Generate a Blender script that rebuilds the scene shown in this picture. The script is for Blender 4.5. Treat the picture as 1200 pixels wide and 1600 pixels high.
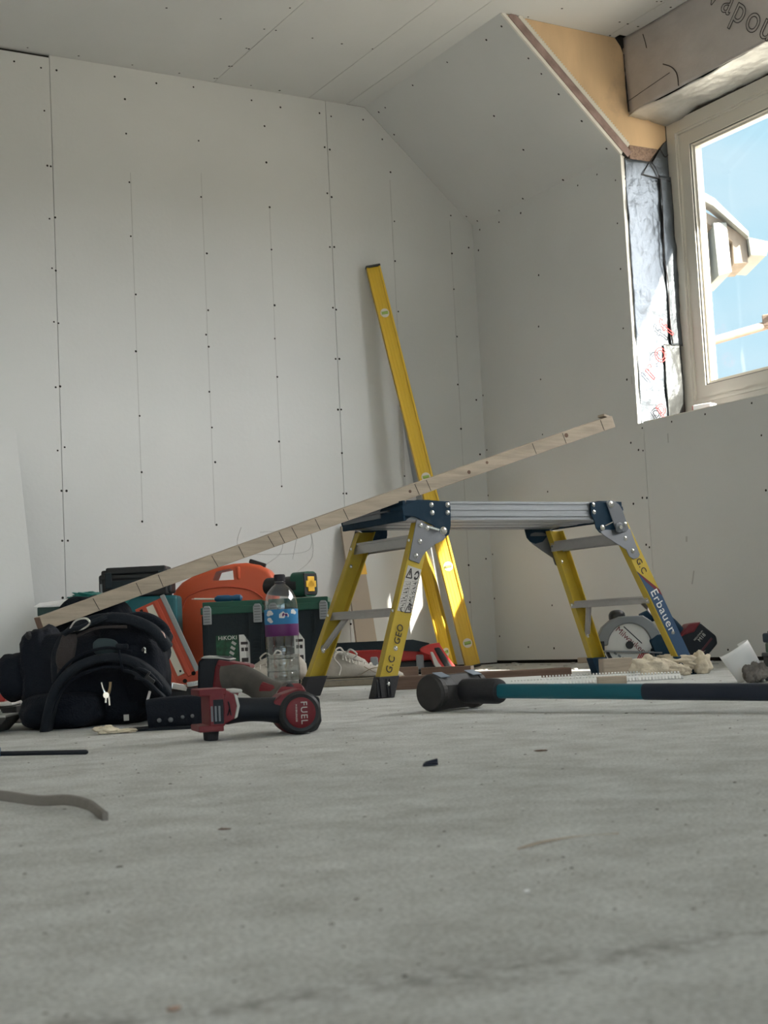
import bpy, bmesh, math, random
from mathutils import Vector, Matrix, Euler, noise
random.seed(7)
for o in list(bpy.data.objects): bpy.data.objects.remove(o)
SC = bpy.context.scene
COL = SC.collection
# ---------------------------------------------------------------- camera
cam_d = bpy.data.cameras.new('camera'); cam = bpy.data.objects.new('camera', cam_d); COL.objects.link(cam)
Rv, Uv, Fv = (0.861672,-0.505012,-0.049847), (-0.000031,-0.098279,0.995159), (0.507466,0.857499,0.084700)
cam.matrix_world = Matrix(((Rv[0],Uv[0],-Fv[0],0),(Rv[1],Uv[1],-Fv[1],0),(Rv[2],Uv[2],-Fv[2],0.157),(0,0,0,1)))
cam_d.sensor_fit = 'AUTO'; cam_d.sensor_width = 36; cam_d.lens = 49.9604; cam_d.clip_start = .02; cam_d.clip_end = 300
cam_d.dof.use_dof = True; cam_d.dof.focus_distance = 3.4; cam_d.dof.aperture_fstop = 16
SC.camera = cam
# ---------------------------------------------------------------- light, exposure
SC.view_settings.view_transform = 'Standard'; SC.view_settings.look = 'None'
SC.view_settings.gamma = 1; SC.view_settings.use_curve_mapping = False
SC.view_settings.exposure = 0.0
SUN_DIR = Vector((-.36, 1, -.62)).normalized()          # the way the light travels
sl = bpy.data.lights.new('sun', 'SUN'); sl.energy = 36; sl.angle = math.radians(.6); sl.color = (1, .93, .80)
so = bpy.data.objects.new('sun', sl); COL.objects.link(so)
so.rotation_euler = (-SUN_DIR).to_track_quat('Z', 'Y').to_euler(); so.location = (8, -6, 8)
W = bpy.data.worlds.new('world'); SC.world = W; W.use_nodes = True
def build_world():
    nt = W.node_tree; N = nt.nodes; L = nt.links; N.clear()
    out = N.new('ShaderNodeOutputWorld'); bg = N.new('ShaderNodeBackground'); L.new(bg.outputs[0], out.inputs[0])
    tc = N.new('ShaderNodeTexCoord'); sx = N.new('ShaderNodeSeparateXYZ'); L.new(tc.outputs['Generated'], sx.inputs[0])
    # blue with drifting thin cloud
    nz = N.new('ShaderNodeTexNoise'); nz.inputs['Scale'].default_value = 3.2; nz.inputs['Detail'].default_value = 5; nz.inputs['Roughness'].default_value = .5
    mp = N.new('ShaderNodeMapping'); mp.inputs['Scale'].default_value = (1, 1, 2.2); L.new(tc.outputs['Generated'], mp.inputs[0]); L.new(mp.outputs[0], nz.inputs[0])
    cr = N.new('ShaderNodeValToRGB'); cr.color_ramp.elements[0].position = .36; cr.color_ramp.elements[1].position = .62
    cr.color_ramp.elements[0].color = (.42, .82, 1.02, 1); cr.color_ramp.elements[1].color = (.66, .92, 1.05, 1)
    L.new(nz.outputs[0], cr.inputs[0])
    # bright sky lobe added out of view to light the room
    dp = N.new('ShaderNodeVectorMath'); dp.operation = 'DOT_PRODUCT'; L.new(tc.outputs['Generated'], dp.inputs[0]); dp.inputs[1].default_value = Vector((.80, -.45, .40)).normalized()
    mr = N.new('ShaderNodeMapRange'); mr.interpolation_type = 'SMOOTHSTEP'
    mr.inputs[1].default_value = GLOW_FROM; mr.inputs[2].default_value = .96; mr.inputs[3].default_value = 1.0; mr.inputs[4].default_value = GLOW
    L.new(dp.outputs['Value'], mr.inputs[0])
    gl = N.new('ShaderNodeMapRange'); gl.interpolation_type = 'SMOOTHSTEP'; gl.inputs[1].default_value = GLOW_FROM; gl.inputs[2].default_value = .8; L.new(dp.outputs['Value'], gl.inputs[0])
    gm = N.new('ShaderNodeMix'); gm.data_type = 'RGBA'; gm.inputs[7].default_value = (1, .985, .965, 1); L.new(gl.outputs[0], gm.inputs[0]); L.new(cr.outputs[0], gm.inputs[6])
    ml = N.new('ShaderNodeVectorMath'); ml.operation = 'SCALE'; L.new(gm.outputs[2], ml.inputs[0]); L.new(mr.outputs[0], ml.inputs['Scale'])
    # second sky lobe added behind the camera as fill
    dq = N.new('ShaderNodeVectorMath'); dq.operation = 'DOT_PRODUCT'; L.new(tc.outputs['Generated'], dq.inputs[0]); dq.inputs[1].default_value = Vector((-.1, -1, .35)).normalized()
    mq = N.new('ShaderNodeMapRange'); mq.interpolation_type = 'SMOOTHSTEP'; mq.inputs[1].default_value = .35; mq.inputs[2].default_value = .95; mq.inputs[3].default_value = 0; mq.inputs[4].default_value = BACK; L.new(dq.outputs['Value'], mq.inputs[0])
    sq_ = N.new('ShaderNodeVectorMath'); sq_.operation = 'SCALE'; sq_.inputs[0].default_value = (.72, .87, 1.0); L.new(mq.outputs[0], sq_.inputs['Scale'])
    ad = N.new('ShaderNodeVectorMath'); ad.operation = 'ADD'; L.new(ml.outputs[0], ad.inputs[0]); L.new(sq_.outputs[0], ad.inputs[1]); ml = ad
    # below the horizon: pale sunlit yard
    gt = N.new('ShaderNodeMapRange'); gt.inputs[1].default_value = -.02; gt.inputs[2].default_value = .03; L.new(sx.outputs['Z'], gt.inputs[0])
    mx = N.new('ShaderNodeMix'); mx.data_type = 'RGBA'; mx.inputs[6].default_value = (.62, .56, .47, 1); L.new(gt.outputs[0], mx.inputs[0]); L.new(ml.outputs[0], mx.inputs[7])
    L.new(mx.outputs[2], bg.inputs[0]); bg.inputs[1].default_value = 1.0
BACK = 2.4
GLOW_FROM, GLOW = .50, 14.0
build_world()
# ---------------------------------------------------------------- helpers
class MB:
    def __init__(s): s.bm = bmesh.new()
    def _f(s, vs, mi=0):
        try: f = s.bm.faces.new(vs); f.material_index = mi; return f
        except ValueError: return None
    def loft(s, A, B, mi=0, caps=True):
        a = [s.bm.verts.new(p) for p in A]; b = [s.bm.verts.new(p) for p in B]; n = len(a)
        for i in range(n): s._f([a[i], a[(i+1) % n], b[(i+1) % n], b[i]], mi)
        if caps: s._f(a[::-1], mi); s._f(b, mi)
        return s
    def box(s, c, d, rot=None, mi=0):
        c = Vector(c); h = Vector(d)/2
        R = rot if isinstance(rot, Matrix) else (Euler(rot).to_matrix() if rot else Matrix.Identity(3))
        P = lambda x, y, z: c + R @ Vector((x*h.x, y*h.y, z*h.z))
        return s.loft([P(-1,-1,-1), P(1,-1,-1), P(1,1,-1), P(-1,1,-1)], [P(-1,-1,1), P(1,-1,1), P(1,1,1), P(-1,1,1)], mi)
    def span(s, a, b, mi=0):
        return s.box([(a[i]+b[i])/2 for i in range(3)], [abs(b[i]-a[i]) for i in range(3)], None, mi)
    def cyl(s, p0, p1, r0, r1=None, n=24, mi=0, caps=True):
        p0 = Vector(p0); p1 = Vector(p1); r1 = r0 if r1 is None else r1
        q = (p1-p0).to_track_quat('Z', 'Y').to_matrix()
        ring = lambda p, r: [p + q @ Vector((r*math.cos(2*math.pi*i/n), r*math.sin(2*math.pi*i/n), 0)) for i in range(n)]
        return s.loft(ring(p0, r0), ring(p1, r1), mi, caps)
    def lathe(s, prof, o, axis=(0,0,1), n=32, mi=0):
        o = Vector(o); q = Vector(axis).to_track_quat('Z', 'Y').to_matrix(); rings = []
        for r, z in prof:
            rings.append([s.bm.verts.new(o + q @ Vector((max(r,1e-5)*math.cos(2*math.pi*i/n), max(r,1e-5)*math.sin(2*math.pi*i/n), z))) for i in range(n)])
        for a, b in zip(rings, rings[1:]):
            for i in range(n): s._f([a[i], a[(i+1) % n], b[(i+1) % n], b[i]], mi)
        s._f(rings[0][::-1], mi); s._f(rings[-1], mi); return s
    def prism(s, poly, o, ax, ay, th, mi=0):
        o = Vector(o); ax = Vector(ax); ay = Vector(ay); th = Vector(th)
        A = [o + ax*p[0] + ay*p[1] for p in poly]
        return s.loft(A, [p+th for p in A], mi)
    def quad(s, P, mi=0): s._f([s.bm.verts.new(p) for p in P], mi); return s
    def tube(s, pts, r, n=10, mi=0, sub=6, prof=None, up=None):
        P = smooth(pts, sub) if sub > 1 else [Vector(p) for p in pts]; rings = []; m = len(P)
        for k, p in enumerate(P):
            t = (P[min(k+1, m-1)]-P[max(k-1, 0)]).normalized()
            if up is not None:
                x = t.cross(Vector(up)).normalized(); y = x.cross(t)
            else:
                q = t.to_track_quat('Z', 'Y').to_matrix(); x = q.col[0]; y = q.col[1]
            rr = r(k/(m-1)) if callable(r) else r
            pr = prof or [(math.cos(2*math.pi*i/n), math.sin(2*math.pi*i/n)) for i in range(n)]
            rings.append([s.bm.verts.new(p + x*a*rr + y*b*rr) for a, b in pr])
        n = len(rings[0])
        for a, b in zip(rings, rings[1:]):
            for i in range(n): s._f([a[i], a[(i+1) % n], b[(i+1) % n], b[i]], mi)
        s._f(rings[0][::-1], mi); s._f(rings[-1], mi); return s
    def blob(s, c, d, rot=None, amp=.1, freq=3, seed=0, e=1.0, seg=28, mi=0, amp2=0, freq2=12):
        c = Vector(c); R = Euler(rot).to_matrix() if rot else Matrix.Identity(3); rows = []
        sp = lambda v: math.copysign(abs(v)**e, v)
        for i in range(seg+1):
            ph = -math.pi/2 + math.pi*i/seg; row = []
            for j in range(seg*2):
                t = math.pi*j/seg
                v = Vector((sp(math.cos(ph))*sp(math.cos(t)), sp(math.cos(ph))*sp(math.sin(t)), sp(math.sin(ph))))
                k = 1 + amp*noise.noise(v*freq + Vector((seed, seed*2, 0))) + (amp2*noise.noise(v*freq2 + Vector((seed, 5, 0))) if amp2 else 0)
                p = Vector((v.x*d[0]/2*k, v.y*d[1]/2*k, v.z*d[2]/2*k)); row.append(s.bm.verts.new(c + R @ p))
            rows.append(row)
        n = seg*2
        for a, b in zip(rows, rows[1:]):
            for i in range(n): s._f([a[i], a[(i+1) % n], b[(i+1) % n], b[i]], mi)
        return s
    def floor_at(s, z=0.0):
        for v in s.bm.verts:
            if v.co.z < z: v.co.z = z
        return s
    def build(s, name, mats, parent=None, smooth=False, bevel=0, seg=2, ang=35):
        bmesh.ops.remove_doubles(s.bm, verts=s.bm.verts, dist=1e-6)
        bmesh.ops.recalc_face_normals(s.bm, faces=s.bm.faces)
        me = bpy.data.meshes.new(name); s.bm.to_mesh(me); s.bm.free()
        for m in (mats if isinstance(mats, (list, tuple)) else [mats]): me.materials.append(m)
        ob = bpy.data.objects.new(name, me); COL.objects.link(ob)
        if parent: ob.parent = parent
        if smooth:
            for p in me.polygons: p.use_smooth = True
            me.set_sharp_from_angle(angle=math.radians(ang))
        if bevel:
            b = ob.modifiers.new('bevel', 'BEVEL'); b.width = bevel; b.segments = seg; b.limit_method = 'ANGLE'; b.angle_limit = math.radians(40)
        return ob
def smooth(pts, sub=6):
    P = [Vector(p) for p in pts]; Q = [P[0]] + P + [P[-1]]; out = []
    for i in range(1, len(Q)-2):
        a, b, c, d = Q[i-1:i+3]
        for k in range(sub):
            t = k/sub; out.append(.5*((2*b) + (c-a)*t + (2*a-5*b+4*c-d)*t*t + (3*b-a-3*c+d)*t**3))
    out.append(P[-1]); return out
def rrect(w, h, r=.25, n=4):                     # rounded-rect profile for tube()
    out = []
    for cx, cy, a0 in ((1,1,0), (-1,1,90), (-1,-1,180), (1,-1,270)):
        for k in range(n+1):
            a = math.radians(a0+90*k/n); out.append((cx*(w/2-r)+r*math.cos(a), cy*(h/2-r)+r*math.sin(a)))
    return out
def tag(o, label=None, cat=None, group=None, kind=None):
    if label: o['label'] = label
    if cat: o['category'] = cat
    if group: o['group'] = group
    if kind: o['kind'] = kind
    return o
def thing(name, loc, rz, label, cat, group=None):
    o = bpy.data.objects.new(name, None); COL.objects.link(o); o.location = loc
    o.rotation_euler = rz if isinstance(rz, tuple) else (0, 0, rz); o.empty_display_size = .05
    return tag(o, label, cat, group)
def copy_tree(o, parent=None):
    c = o.copy(); COL.objects.link(c)
    if parent: c.parent = parent
    for ch in list(o.children): copy_tree(ch, c)
    return c
def text(name, s, m, size, origin, ax, ay, parent=None, depth=.0006, outline=0, space=1.0, align='CENTER', lift=.0004):
    cu = bpy.data.curves.new(name, 'FONT'); cu.body = s; cu.size = size; cu.align_x = align; cu.align_y = 'CENTER'; cu.space_character = space
    if outline: cu.fill_mode = 'NONE'; cu.bevel_depth = outline; cu.bevel_resolution = 0
    else: cu.extrude = depth
    t = bpy.data.objects.new(name+'_c', cu); COL.objects.link(t); bpy.context.view_layer.update()
    me = bpy.data.meshes.new_from_object(t.evaluated_get(bpy.context.evaluated_depsgraph_get()))
    bpy.data.objects.remove(t)
    x = Vector(ax).normalized(); y = Vector(ay).normalized(); z = x.cross(y).normalized(); y = z.cross(x)
    M = Matrix((x, y, z)).transposed().to_4x4(); M.translation = Vector(origin) + z*lift; me.transform(M)
    me.name = name; me.materials.clear(); me.materials.append(m)
    ob = bpy.data.objects.new(name, me); COL.objects.link(ob)
    if parent: ob.parent = parent
    return ob
# ---------------------------------------------------------------- materials
def mat(name, col, rough=.6, metal=0, bump=0, bscale=40, var=0, vscale=6, spec=.5, trans=0, ior=1.45, vcol=None, bdetail=4, stretch=None, coat=0, dirt=0, dcol=(.35,.33,.30), dscale=9, dlo=.55, dhi=.75):
    m = bpy.data.materials.new(name); m.use_nodes = True; nt = m.node_tree; N = nt.nodes; L = nt.links
    b = N['Principled BSDF']; b.inputs['Base Color'].default_value = (*col, 1); b.inputs['Roughness'].default_value = rough
    b.inputs['Metallic'].default_value = metal; b.inputs['Specular IOR Level'].default_value = spec; b.inputs['IOR'].default_value = ior
    b.inputs['Transmission Weight'].default_value = trans; b.inputs['Coat Weight'].default_value = coat
    tc = N.new('ShaderNodeTexCoord'); mp = N.new('ShaderNodeMapping'); L.new(tc.outputs['Object'], mp.inputs[0])
    if stretch: mp.inputs['Scale'].default_value = stretch
    last = None
    if var:
        n = N.new('ShaderNodeTexNoise'); n.inputs['Scale'].default_value = vscale; n.inputs['Detail'].default_value = 5; L.new(mp.outputs[0], n.inputs[0])
        c = N.new('ShaderNodeValToRGB'); v2 = vcol or tuple(x*(1-var) for x in col)
        c.color_ramp.elements[0].color = (*v2, 1); c.color_ramp.elements[1].color = (*[min(1, x*(1+var*.4)) for x in col], 1)
        c.color_ramp.elements[0].position = .3; c.color_ramp.elements[1].position = .7
        L.new(n.outputs[0], c.inputs[0]); last = c.outputs[0]
    if dirt:
        n = N.new('ShaderNodeTexNoise'); n.inputs['Scale'].default_value = dscale; n.inputs['Detail'].default_value = 8; n.inputs['Roughness'].default_value = .65; L.new(tc.outputs['Object'], n.inputs[0])
        r = N.new('ShaderNodeMapRange'); r.inputs[1].default_value = dlo; r.inputs[2].default_value = dhi; r.inputs[4].default_value = dirt; L.new(n.outputs[0], r.inputs[0])
        x = N.new('ShaderNodeMix'); x.data_type = 'RGBA'; L.new(r.outputs[0], x.inputs[0]); x.inputs[7].default_value = (*dcol, 1)
        if last: L.new(last, x.inputs[6])
        else: x.inputs[6].default_value = (*col, 1)
        last = x.outputs[2]
    if last: L.new(last, b.inputs['Base Color'])
    if bump:
        n = N.new('ShaderNodeTexNoise'); n.inputs['Scale'].default_value = bscale; n.inputs['Detail'].default_value = bdetail; L.new(mp.outputs[0], n.inputs[0])
        bp = N.new('ShaderNodeBump'); bp.inputs['Strength'].default_value = bump; bp.inputs['Distance'].default_value = .01; L.new(n.outputs[0], bp.inputs['Height']); L.new(bp.outputs[0], b.inputs['Normal'])
    return m
M = {}
M['board'] = mat('plasterboard', (.66,.668,.655), .9, bump=.05, bscale=60, var=.06, vscale=1.6, spec=.2)
M['board_edge'] = mat('plasterboard_edge', (.80,.78,.72), .95, bump=.3, bscale=120)
M['hole'] = mat('dark_recess', (.03,.028,.025), .9, spec=.1)
M['pencil'] = mat('pencil', (.47,.47,.46), .8)
M['ply'] = mat('plywood', (.80,.57,.34), .75, var=.25, vscale=5, stretch=(1,1,.25), bump=.15, bscale=30, dirt=.5, dcol=(.40,.28,.2), dscale=5, dlo=.58, dhi=.72)
M['chip'] = mat('chipboard', (.40,.28,.22), .9, var=.4, vscale=120, bump=.4, bscale=200)
M['batten'] = mat('treated_batten', (.36,.26,.24), .85, var=.35, vscale=18, bump=.2)
M['bead'] = mat('white_bead', (.72,.70,.64), .7, bump=.3, bscale=150)
M['upvc'] = mat('cream_upvc', (.66,.63,.56), .35, spec=.5)
M['seal'] = mat('rubber_seal', (.10,.10,.10), .6)
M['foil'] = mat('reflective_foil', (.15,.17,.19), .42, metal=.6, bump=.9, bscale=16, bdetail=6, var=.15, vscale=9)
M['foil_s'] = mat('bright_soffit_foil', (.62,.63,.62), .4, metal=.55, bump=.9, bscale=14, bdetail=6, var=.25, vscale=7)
M['foil_b'] = mat('matt_vapour_foil', (.55,.52,.51), .5, metal=.45, bump=.7, bscale=9, bdetail=5, var=.2, vscale=4)
M['tape'] = mat('foil_tape', (.16,.17,.17), .3, metal=.8, bump=.5, bscale=14)
M['redink'] = mat('red_ink', (.5,.05,.05), .6)
M['ink'] = mat('black_ink', (.035,.03,.03), .6)
M['yellow'] = mat('fibreglass_yellow', (.50,.36,.035), .42, var=.12, vscale=14, bump=.05, bscale=200, dirt=.35, dcol=(.33,.27,.12), dscale=18)
M['lvl'] = mat('level_yellow', (.72,.47,.035), .33, dirt=.4, dcol=(.42,.28,.08), dscale=14, dlo=.6, coat=.2)
M['lvl_d'] = mat('level_side', (.30,.19,.05), .5)
M['navy'] = mat('navy_plastic', (.005,.028,.055), .65, spec=.3, bump=.05, bscale=100, dirt=.25, dcol=(.10,.12,.14), dscale=20)
M['navy_l'] = mat('navy_sticker', (.035,.08,.16), .4)
M['alu'] = mat('aluminium', (.34,.36,.38), .42, metal=.8, stretch=(.2,6,6), bump=.04, bscale=60)
M['alu_tread'] = mat('tread_aluminium', (.47,.46,.45), .5, metal=.55, bump=.1, bscale=90, dirt=.3, dcol=(.35,.30,.27), dscale=20)
M['zinc'] = mat('zinc_plate', (.17,.18,.195), .45, metal=.6, bump=.06, bscale=60)
M['steel'] = mat('bright_steel', (.72,.72,.70), .22, metal=1)
M['rubber'] = mat('black_rubber', (.018,.018,.022), .6, bump=.1, bscale=120, dirt=.2, dcol=(.16,.15,.14))
M['rub_d'] = mat('dusty_rubber', (.06,.058,.06), .75, dirt=.5, dcol=(.16,.14,.13), dscale=25, dlo=.45)
M['sticker'] = mat('grey_sticker', (.52,.50,.47), .6)
M['white'] = mat('white_plastic', (.78,.78,.76), .45)
M['paper'] = mat('white_paper', (.90,.90,.90), .8)
M['timber'] = mat('sawn_timber', (.50,.42,.33), .8, var=.25, vscale=10, stretch=(.5,6,6), bump=.2, bscale=22, dirt=.35, dcol=(.28,.21,.16), dscale=5)
M['timber_b'] = mat('brown_timber', (.20,.125,.09), .8, var=.3, vscale=9, stretch=(.5,6,6), bump=.2, bscale=22)
M['timber_e'] = mat('timber_end', (.50,.42,.34), .85, var=.15, vscale=60, bump=.2)
M['timber_eb'] = mat('brown_timber_end', (.22,.13,.09), .8, var=.2, vscale=60)  # darker brown for the batten's left end face
M['bag'] = mat('black_canvas', (.010,.013,.020), .85, bump=.35, bscale=260, bdetail=2, spec=.25, dirt=.25, dcol=(.045,.045,.05), dscale=12)
M['strap'] = mat('dark_webbing', (.013,.017,.024), .8, bump=.3, bscale=300, spec=.3, dirt=.3, dcol=(.07,.07,.075), dscale=14)
M['pocket'] = mat('brown_grey_mesh', (.05,.042,.042), .9, bump=.4, bscale=200)
M['orange'] = mat('orange_plastic', (.68,.115,.045), .42, dirt=.3, dcol=(.55,.17,.10), dscale=10)
M['orange_d'] = mat('red_orange_plastic', (.55,.085,.045), .4)
M['red'] = mat('red_plastic', (.48,.035,.03), .4)
M['mred'] = mat('dusty_dark_red', (.15,.010,.017), .5, dirt=.35, dcol=(.17,.07,.065), dscale=16)
M['dmred'] = mat('deep_red', (.07,.008,.016), .5)
M['mblk'] = mat('tool_black', (.008,.011,.017), .55, spec=.35, bump=.06, bscale=160, dirt=.2, dcol=(.05,.048,.045), dscale=18)
M['mgrey'] = mat('dusty_grey_grip', (.07,.065,.06), .7, dirt=.6, dcol=(.18,.155,.13), dscale=12, dlo=.42)
M['case'] = mat('dark_case', (.011,.020,.026), .55, spec=.35, bump=.08, bscale=120, dirt=.2, dcol=(.06,.06,.06))
M['green'] = mat('case_green', (.012,.085,.055), .45)
M['mak'] = mat('teal_plastic', (.010,.115,.135), .45)
M['latch'] = mat('grey_latch', (.30,.32,.33), .5)
M['black'] = mat('black_plastic', (.015,.016,.018), .5)
M['yel2'] = mat('bright_yellow', (.85,.48,.04), .5)
M['guard'] = mat('grey_guard', (.20,.21,.22), .45, metal=.3, dirt=.2)
M['blade'] = mat('blade_face', (.62,.62,.60), .5, metal=.2, dirt=.2, dcol=(.4,.38,.36), dscale=20)
M['ham'] = mat('forged_black', (.035,.033,.033), .6, bump=.1, bscale=80, dirt=.4, dcol=(.10,.085,.08), dscale=20)
M['hamf'] = mat('sky_sheen_steel', (.30,.36,.45), .35, metal=.4)  # pale blue sky sheen put into the facet colour
M['teal'] = mat('teal_fibreglass', (.006,.115,.16), .4, dirt=.15, dcol=(.03,.12,.15))
M['hgrip'] = mat('hammer_grip', (.012,.018,.035), .55, dirt=.15, dcol=(.05,.06,.07))
M['wool'] = mat('mineral_wool', (.84,.74,.58), 1, var=.3, vscale=14, bump=.5, bscale=90, spec=.05)
M['gwool'] = mat('grey_wool', (.33,.30,.28), 1, var=.4, vscale=16, bump=1, bscale=120, spec=.05)
M['shoe'] = mat('dirty_white_leather', (.50,.46,.40), .8, var=.2, vscale=14, dirt=.5, dcol=(.26,.22,.18), dscale=22, bump=.2, bscale=60)
M['sole'] = mat('dirty_sole', (.34,.29,.22), .85, dirt=.6, dcol=(.14,.12,.09), dscale=30)
M['lace'] = mat('lace', (.60,.57,.52), .9)
M['lblue'] = mat('label_blue', (.035,.23,.50), .4)
M['lpurp'] = mat('label_purple', (.12,.02,.13), .4)
M['cap'] = mat('dark_cap', (.03,.028,.04), .45)
M['pale'] = mat('pale_grey', (.50,.50,.48), .6)
M['strapg'] = mat('grey_strap', (.20,.185,.17), .8, bump=.3, bscale=90)
M['bluehandle'] = mat('blue_handle', (.02,.10,.20), .4)
M['fascia'] = mat('exterior_render', (.36,.36,.33), .8, var=.15, vscale=6)
M['fascia2'] = mat('exterior_soffit', (.30,.24,.19), .85, var=.25, vscale=10)
M['scaff'] = mat('scaffold_tube', (.38,.28,.22), .6, metal=.3, dirt=.5, dcol=(.22,.12,.08), dscale=8)
M['tealbag'] = mat('teal_packet', (.02,.18,.16), .35)
M['cream'] = mat('cream_scale', (.72,.68,.58), .5)
M['crumb'] = mat('grit', (.12,.105,.09), .95)
M['dkchip'] = mat('blue_black_chip', (.015,.02,.04), .35)
def mat_water(name, col, rough, mixf):
    m = bpy.data.materials.new(name); m.use_nodes = True; nt = m.node_tree; N = nt.nodes; L = nt.links; N.clear()
    o = N.new('ShaderNodeOutputMaterial'); t = N.new('ShaderNodeBsdfTransparent'); g = N.new('ShaderNodeBsdfGlossy'); x = N.new('ShaderNodeMixShader')
    f = N.new('ShaderNodeLayerWeight'); f.inputs[0].default_value = .5; pw = N.new('ShaderNodeMath'); pw.operation = 'POWER'; pw.inputs[1].default_value = 5; L.new(f.outputs['Facing'], pw.inputs[0]); t.inputs[0].default_value = (*col, 1); g.inputs[1].default_value = rough
    a = N.new('ShaderNodeMath'); a.operation = 'MULTIPLY_ADD'; a.inputs[1].default_value = .8; a.inputs[2].default_value = .035+mixf
    L.new(pw.outputs[0], a.inputs[0]); L.new(a.outputs[0], x.inputs[0]); L.new(t.outputs[0], x.inputs[1]); L.new(g.outputs[0], x.inputs[2]); L.new(x.outputs[0], o.inputs[0])
    return m
M['glass'] = mat_water('window_glass', (.99,.99,.99), .0, 0)
M['pet'] = mat_water('clear_bottle_plastic', (.90,.92,.92), .12, .12)
def floor_mat():
    m = mat('concrete_floor', (.42,.41,.385), .88, spec=.25); nt = m.node_tree; N = nt.nodes; L = nt.links; b = N['Principled BSDF']
    tc = N.new('ShaderNodeTexCoord')
    def nz(sc, det, ro=.55, st=None):
        n = N.new('ShaderNodeTexNoise'); n.inputs['Scale'].default_value = sc; n.inputs['Detail'].default_value = det; n.inputs['Roughness'].default_value = ro
        mp = N.new('ShaderNodeMapping'); L.new(tc.outputs['Object'], mp.inputs[0]); L.new(mp.outputs[0], n.inputs[0])
        if st: mp.inputs['Scale'].default_value = st
        return n
    def ramp(n, a, b_, ca, cb):
        r = N.new('ShaderNodeValToRGB'); r.color_ramp.elements[0].position = a; r.color_ramp.elements[1].position = b_
        r.color_ramp.elements[0].color = (*ca, 1); r.color_ramp.elements[1].color = (*cb, 1); L.new(n.outputs[0], r.inputs[0]); return r
    def mix(f, a, b_, t='MIX'):
        x = N.new('ShaderNodeMix'); x.data_type = 'RGBA'; x.blend_type = t
        if hasattr(f, 'outputs'): L.new(f.outputs[0], x.inputs[0])
        else: x.inputs[0].default_value = f
        L.new(a, x.inputs[6]); L.new(b_, x.inputs[7]); return x.outputs[2]
    base = ramp(nz(1.3, 4), .3, .7, (.67,.685,.675), (.79,.80,.79))
    mott = ramp(nz(11, 7, .7), .35, .7, (.74,.73,.71), (1.08,1.08,1.08))
    c = mix(1.0, base.outputs[0], mott.outputs[0], 'MULTIPLY')
    pits = ramp(nz(70, 5, .8), .27, .34, (.68,.67,.66), (1,1,1)); c = mix(1.0, c, pits.outputs[0], 'MULTIPLY')
    fine = ramp(nz(260, 3, .75), .34, .60, (.70,.70,.69), (1.10,1.10,1.10)); c = mix(1.0, c, fine.outputs[0], 'MULTIPLY')
    # a scuffed trail across the foreground
    sc = N.new('ShaderNodeSeparateXYZ'); L.new(tc.outputs['Object'], sc.inputs[0])
    d = N.new('ShaderNodeMath'); d.operation = 'MULTIPLY_ADD'; d.inputs[1].default_value = .24; d.inputs[2].default_value = -.644; L.new(sc.outputs[0], d.inputs[0])
    d1 = N.new('ShaderNodeMath'); L.new(sc.outputs[1], d1.inputs[0]); L.new(d.outputs[0], d1.inputs[1])
    w = nz(9, 4); d2 = N.new('ShaderNodeMath'); d2.operation = 'MULTIPLY_ADD'; d2.inputs[1].default_value = .11; L.new(w.outputs[0], d2.inputs[0]); L.new(d1.outputs[0], d2.inputs[2])
    d2b = N.new('ShaderNodeMath'); d2b.operation = 'SUBTRACT'; d2b.inputs[1].default_value = .055; L.new(d2.outputs[0], d2b.inputs[0])
    ab = N.new('ShaderNodeMath'); ab.operation = 'ABSOLUTE'; L.new(d2b.outputs[0], ab.inputs[0])
    mr = N.new('ShaderNodeMapRange'); mr.inputs[1].default_value = .005; mr.inputs[2].default_value = .022; mr.inputs[3].default_value = .55; mr.inputs[4].default_value = 0; L.new(ab.outputs[0], mr.inputs[0])
    m2 = N.new('ShaderNodeMath'); m2.operation = 'MULTIPLY'; L.new(mr.outputs[0], m2.inputs[0]); wr = ramp(nz(60, 3), .42, .6, (0,0,0), (1,1,1)); L.new(wr.outputs[0], m2.inputs[1])
    rgb = N.new('ShaderNodeRGB'); rgb.outputs[0].default_value = (.20,.19,.175,1); c = mix(m2, c, rgb.outputs[0])
    L.new(c, b.inputs['Base Color'])
    bn = nz(90, 8, .8); bp = N.new('ShaderNodeBump'); bp.inputs['Strength'].default_value = .8; bp.inputs['Distance'].default_value = .005; L.new(bn.outputs[0], bp.inputs['Height']); L.new(bp.outputs[0], b.inputs['Normal'])
    return m
M['floor'] = floor_mat()
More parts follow.
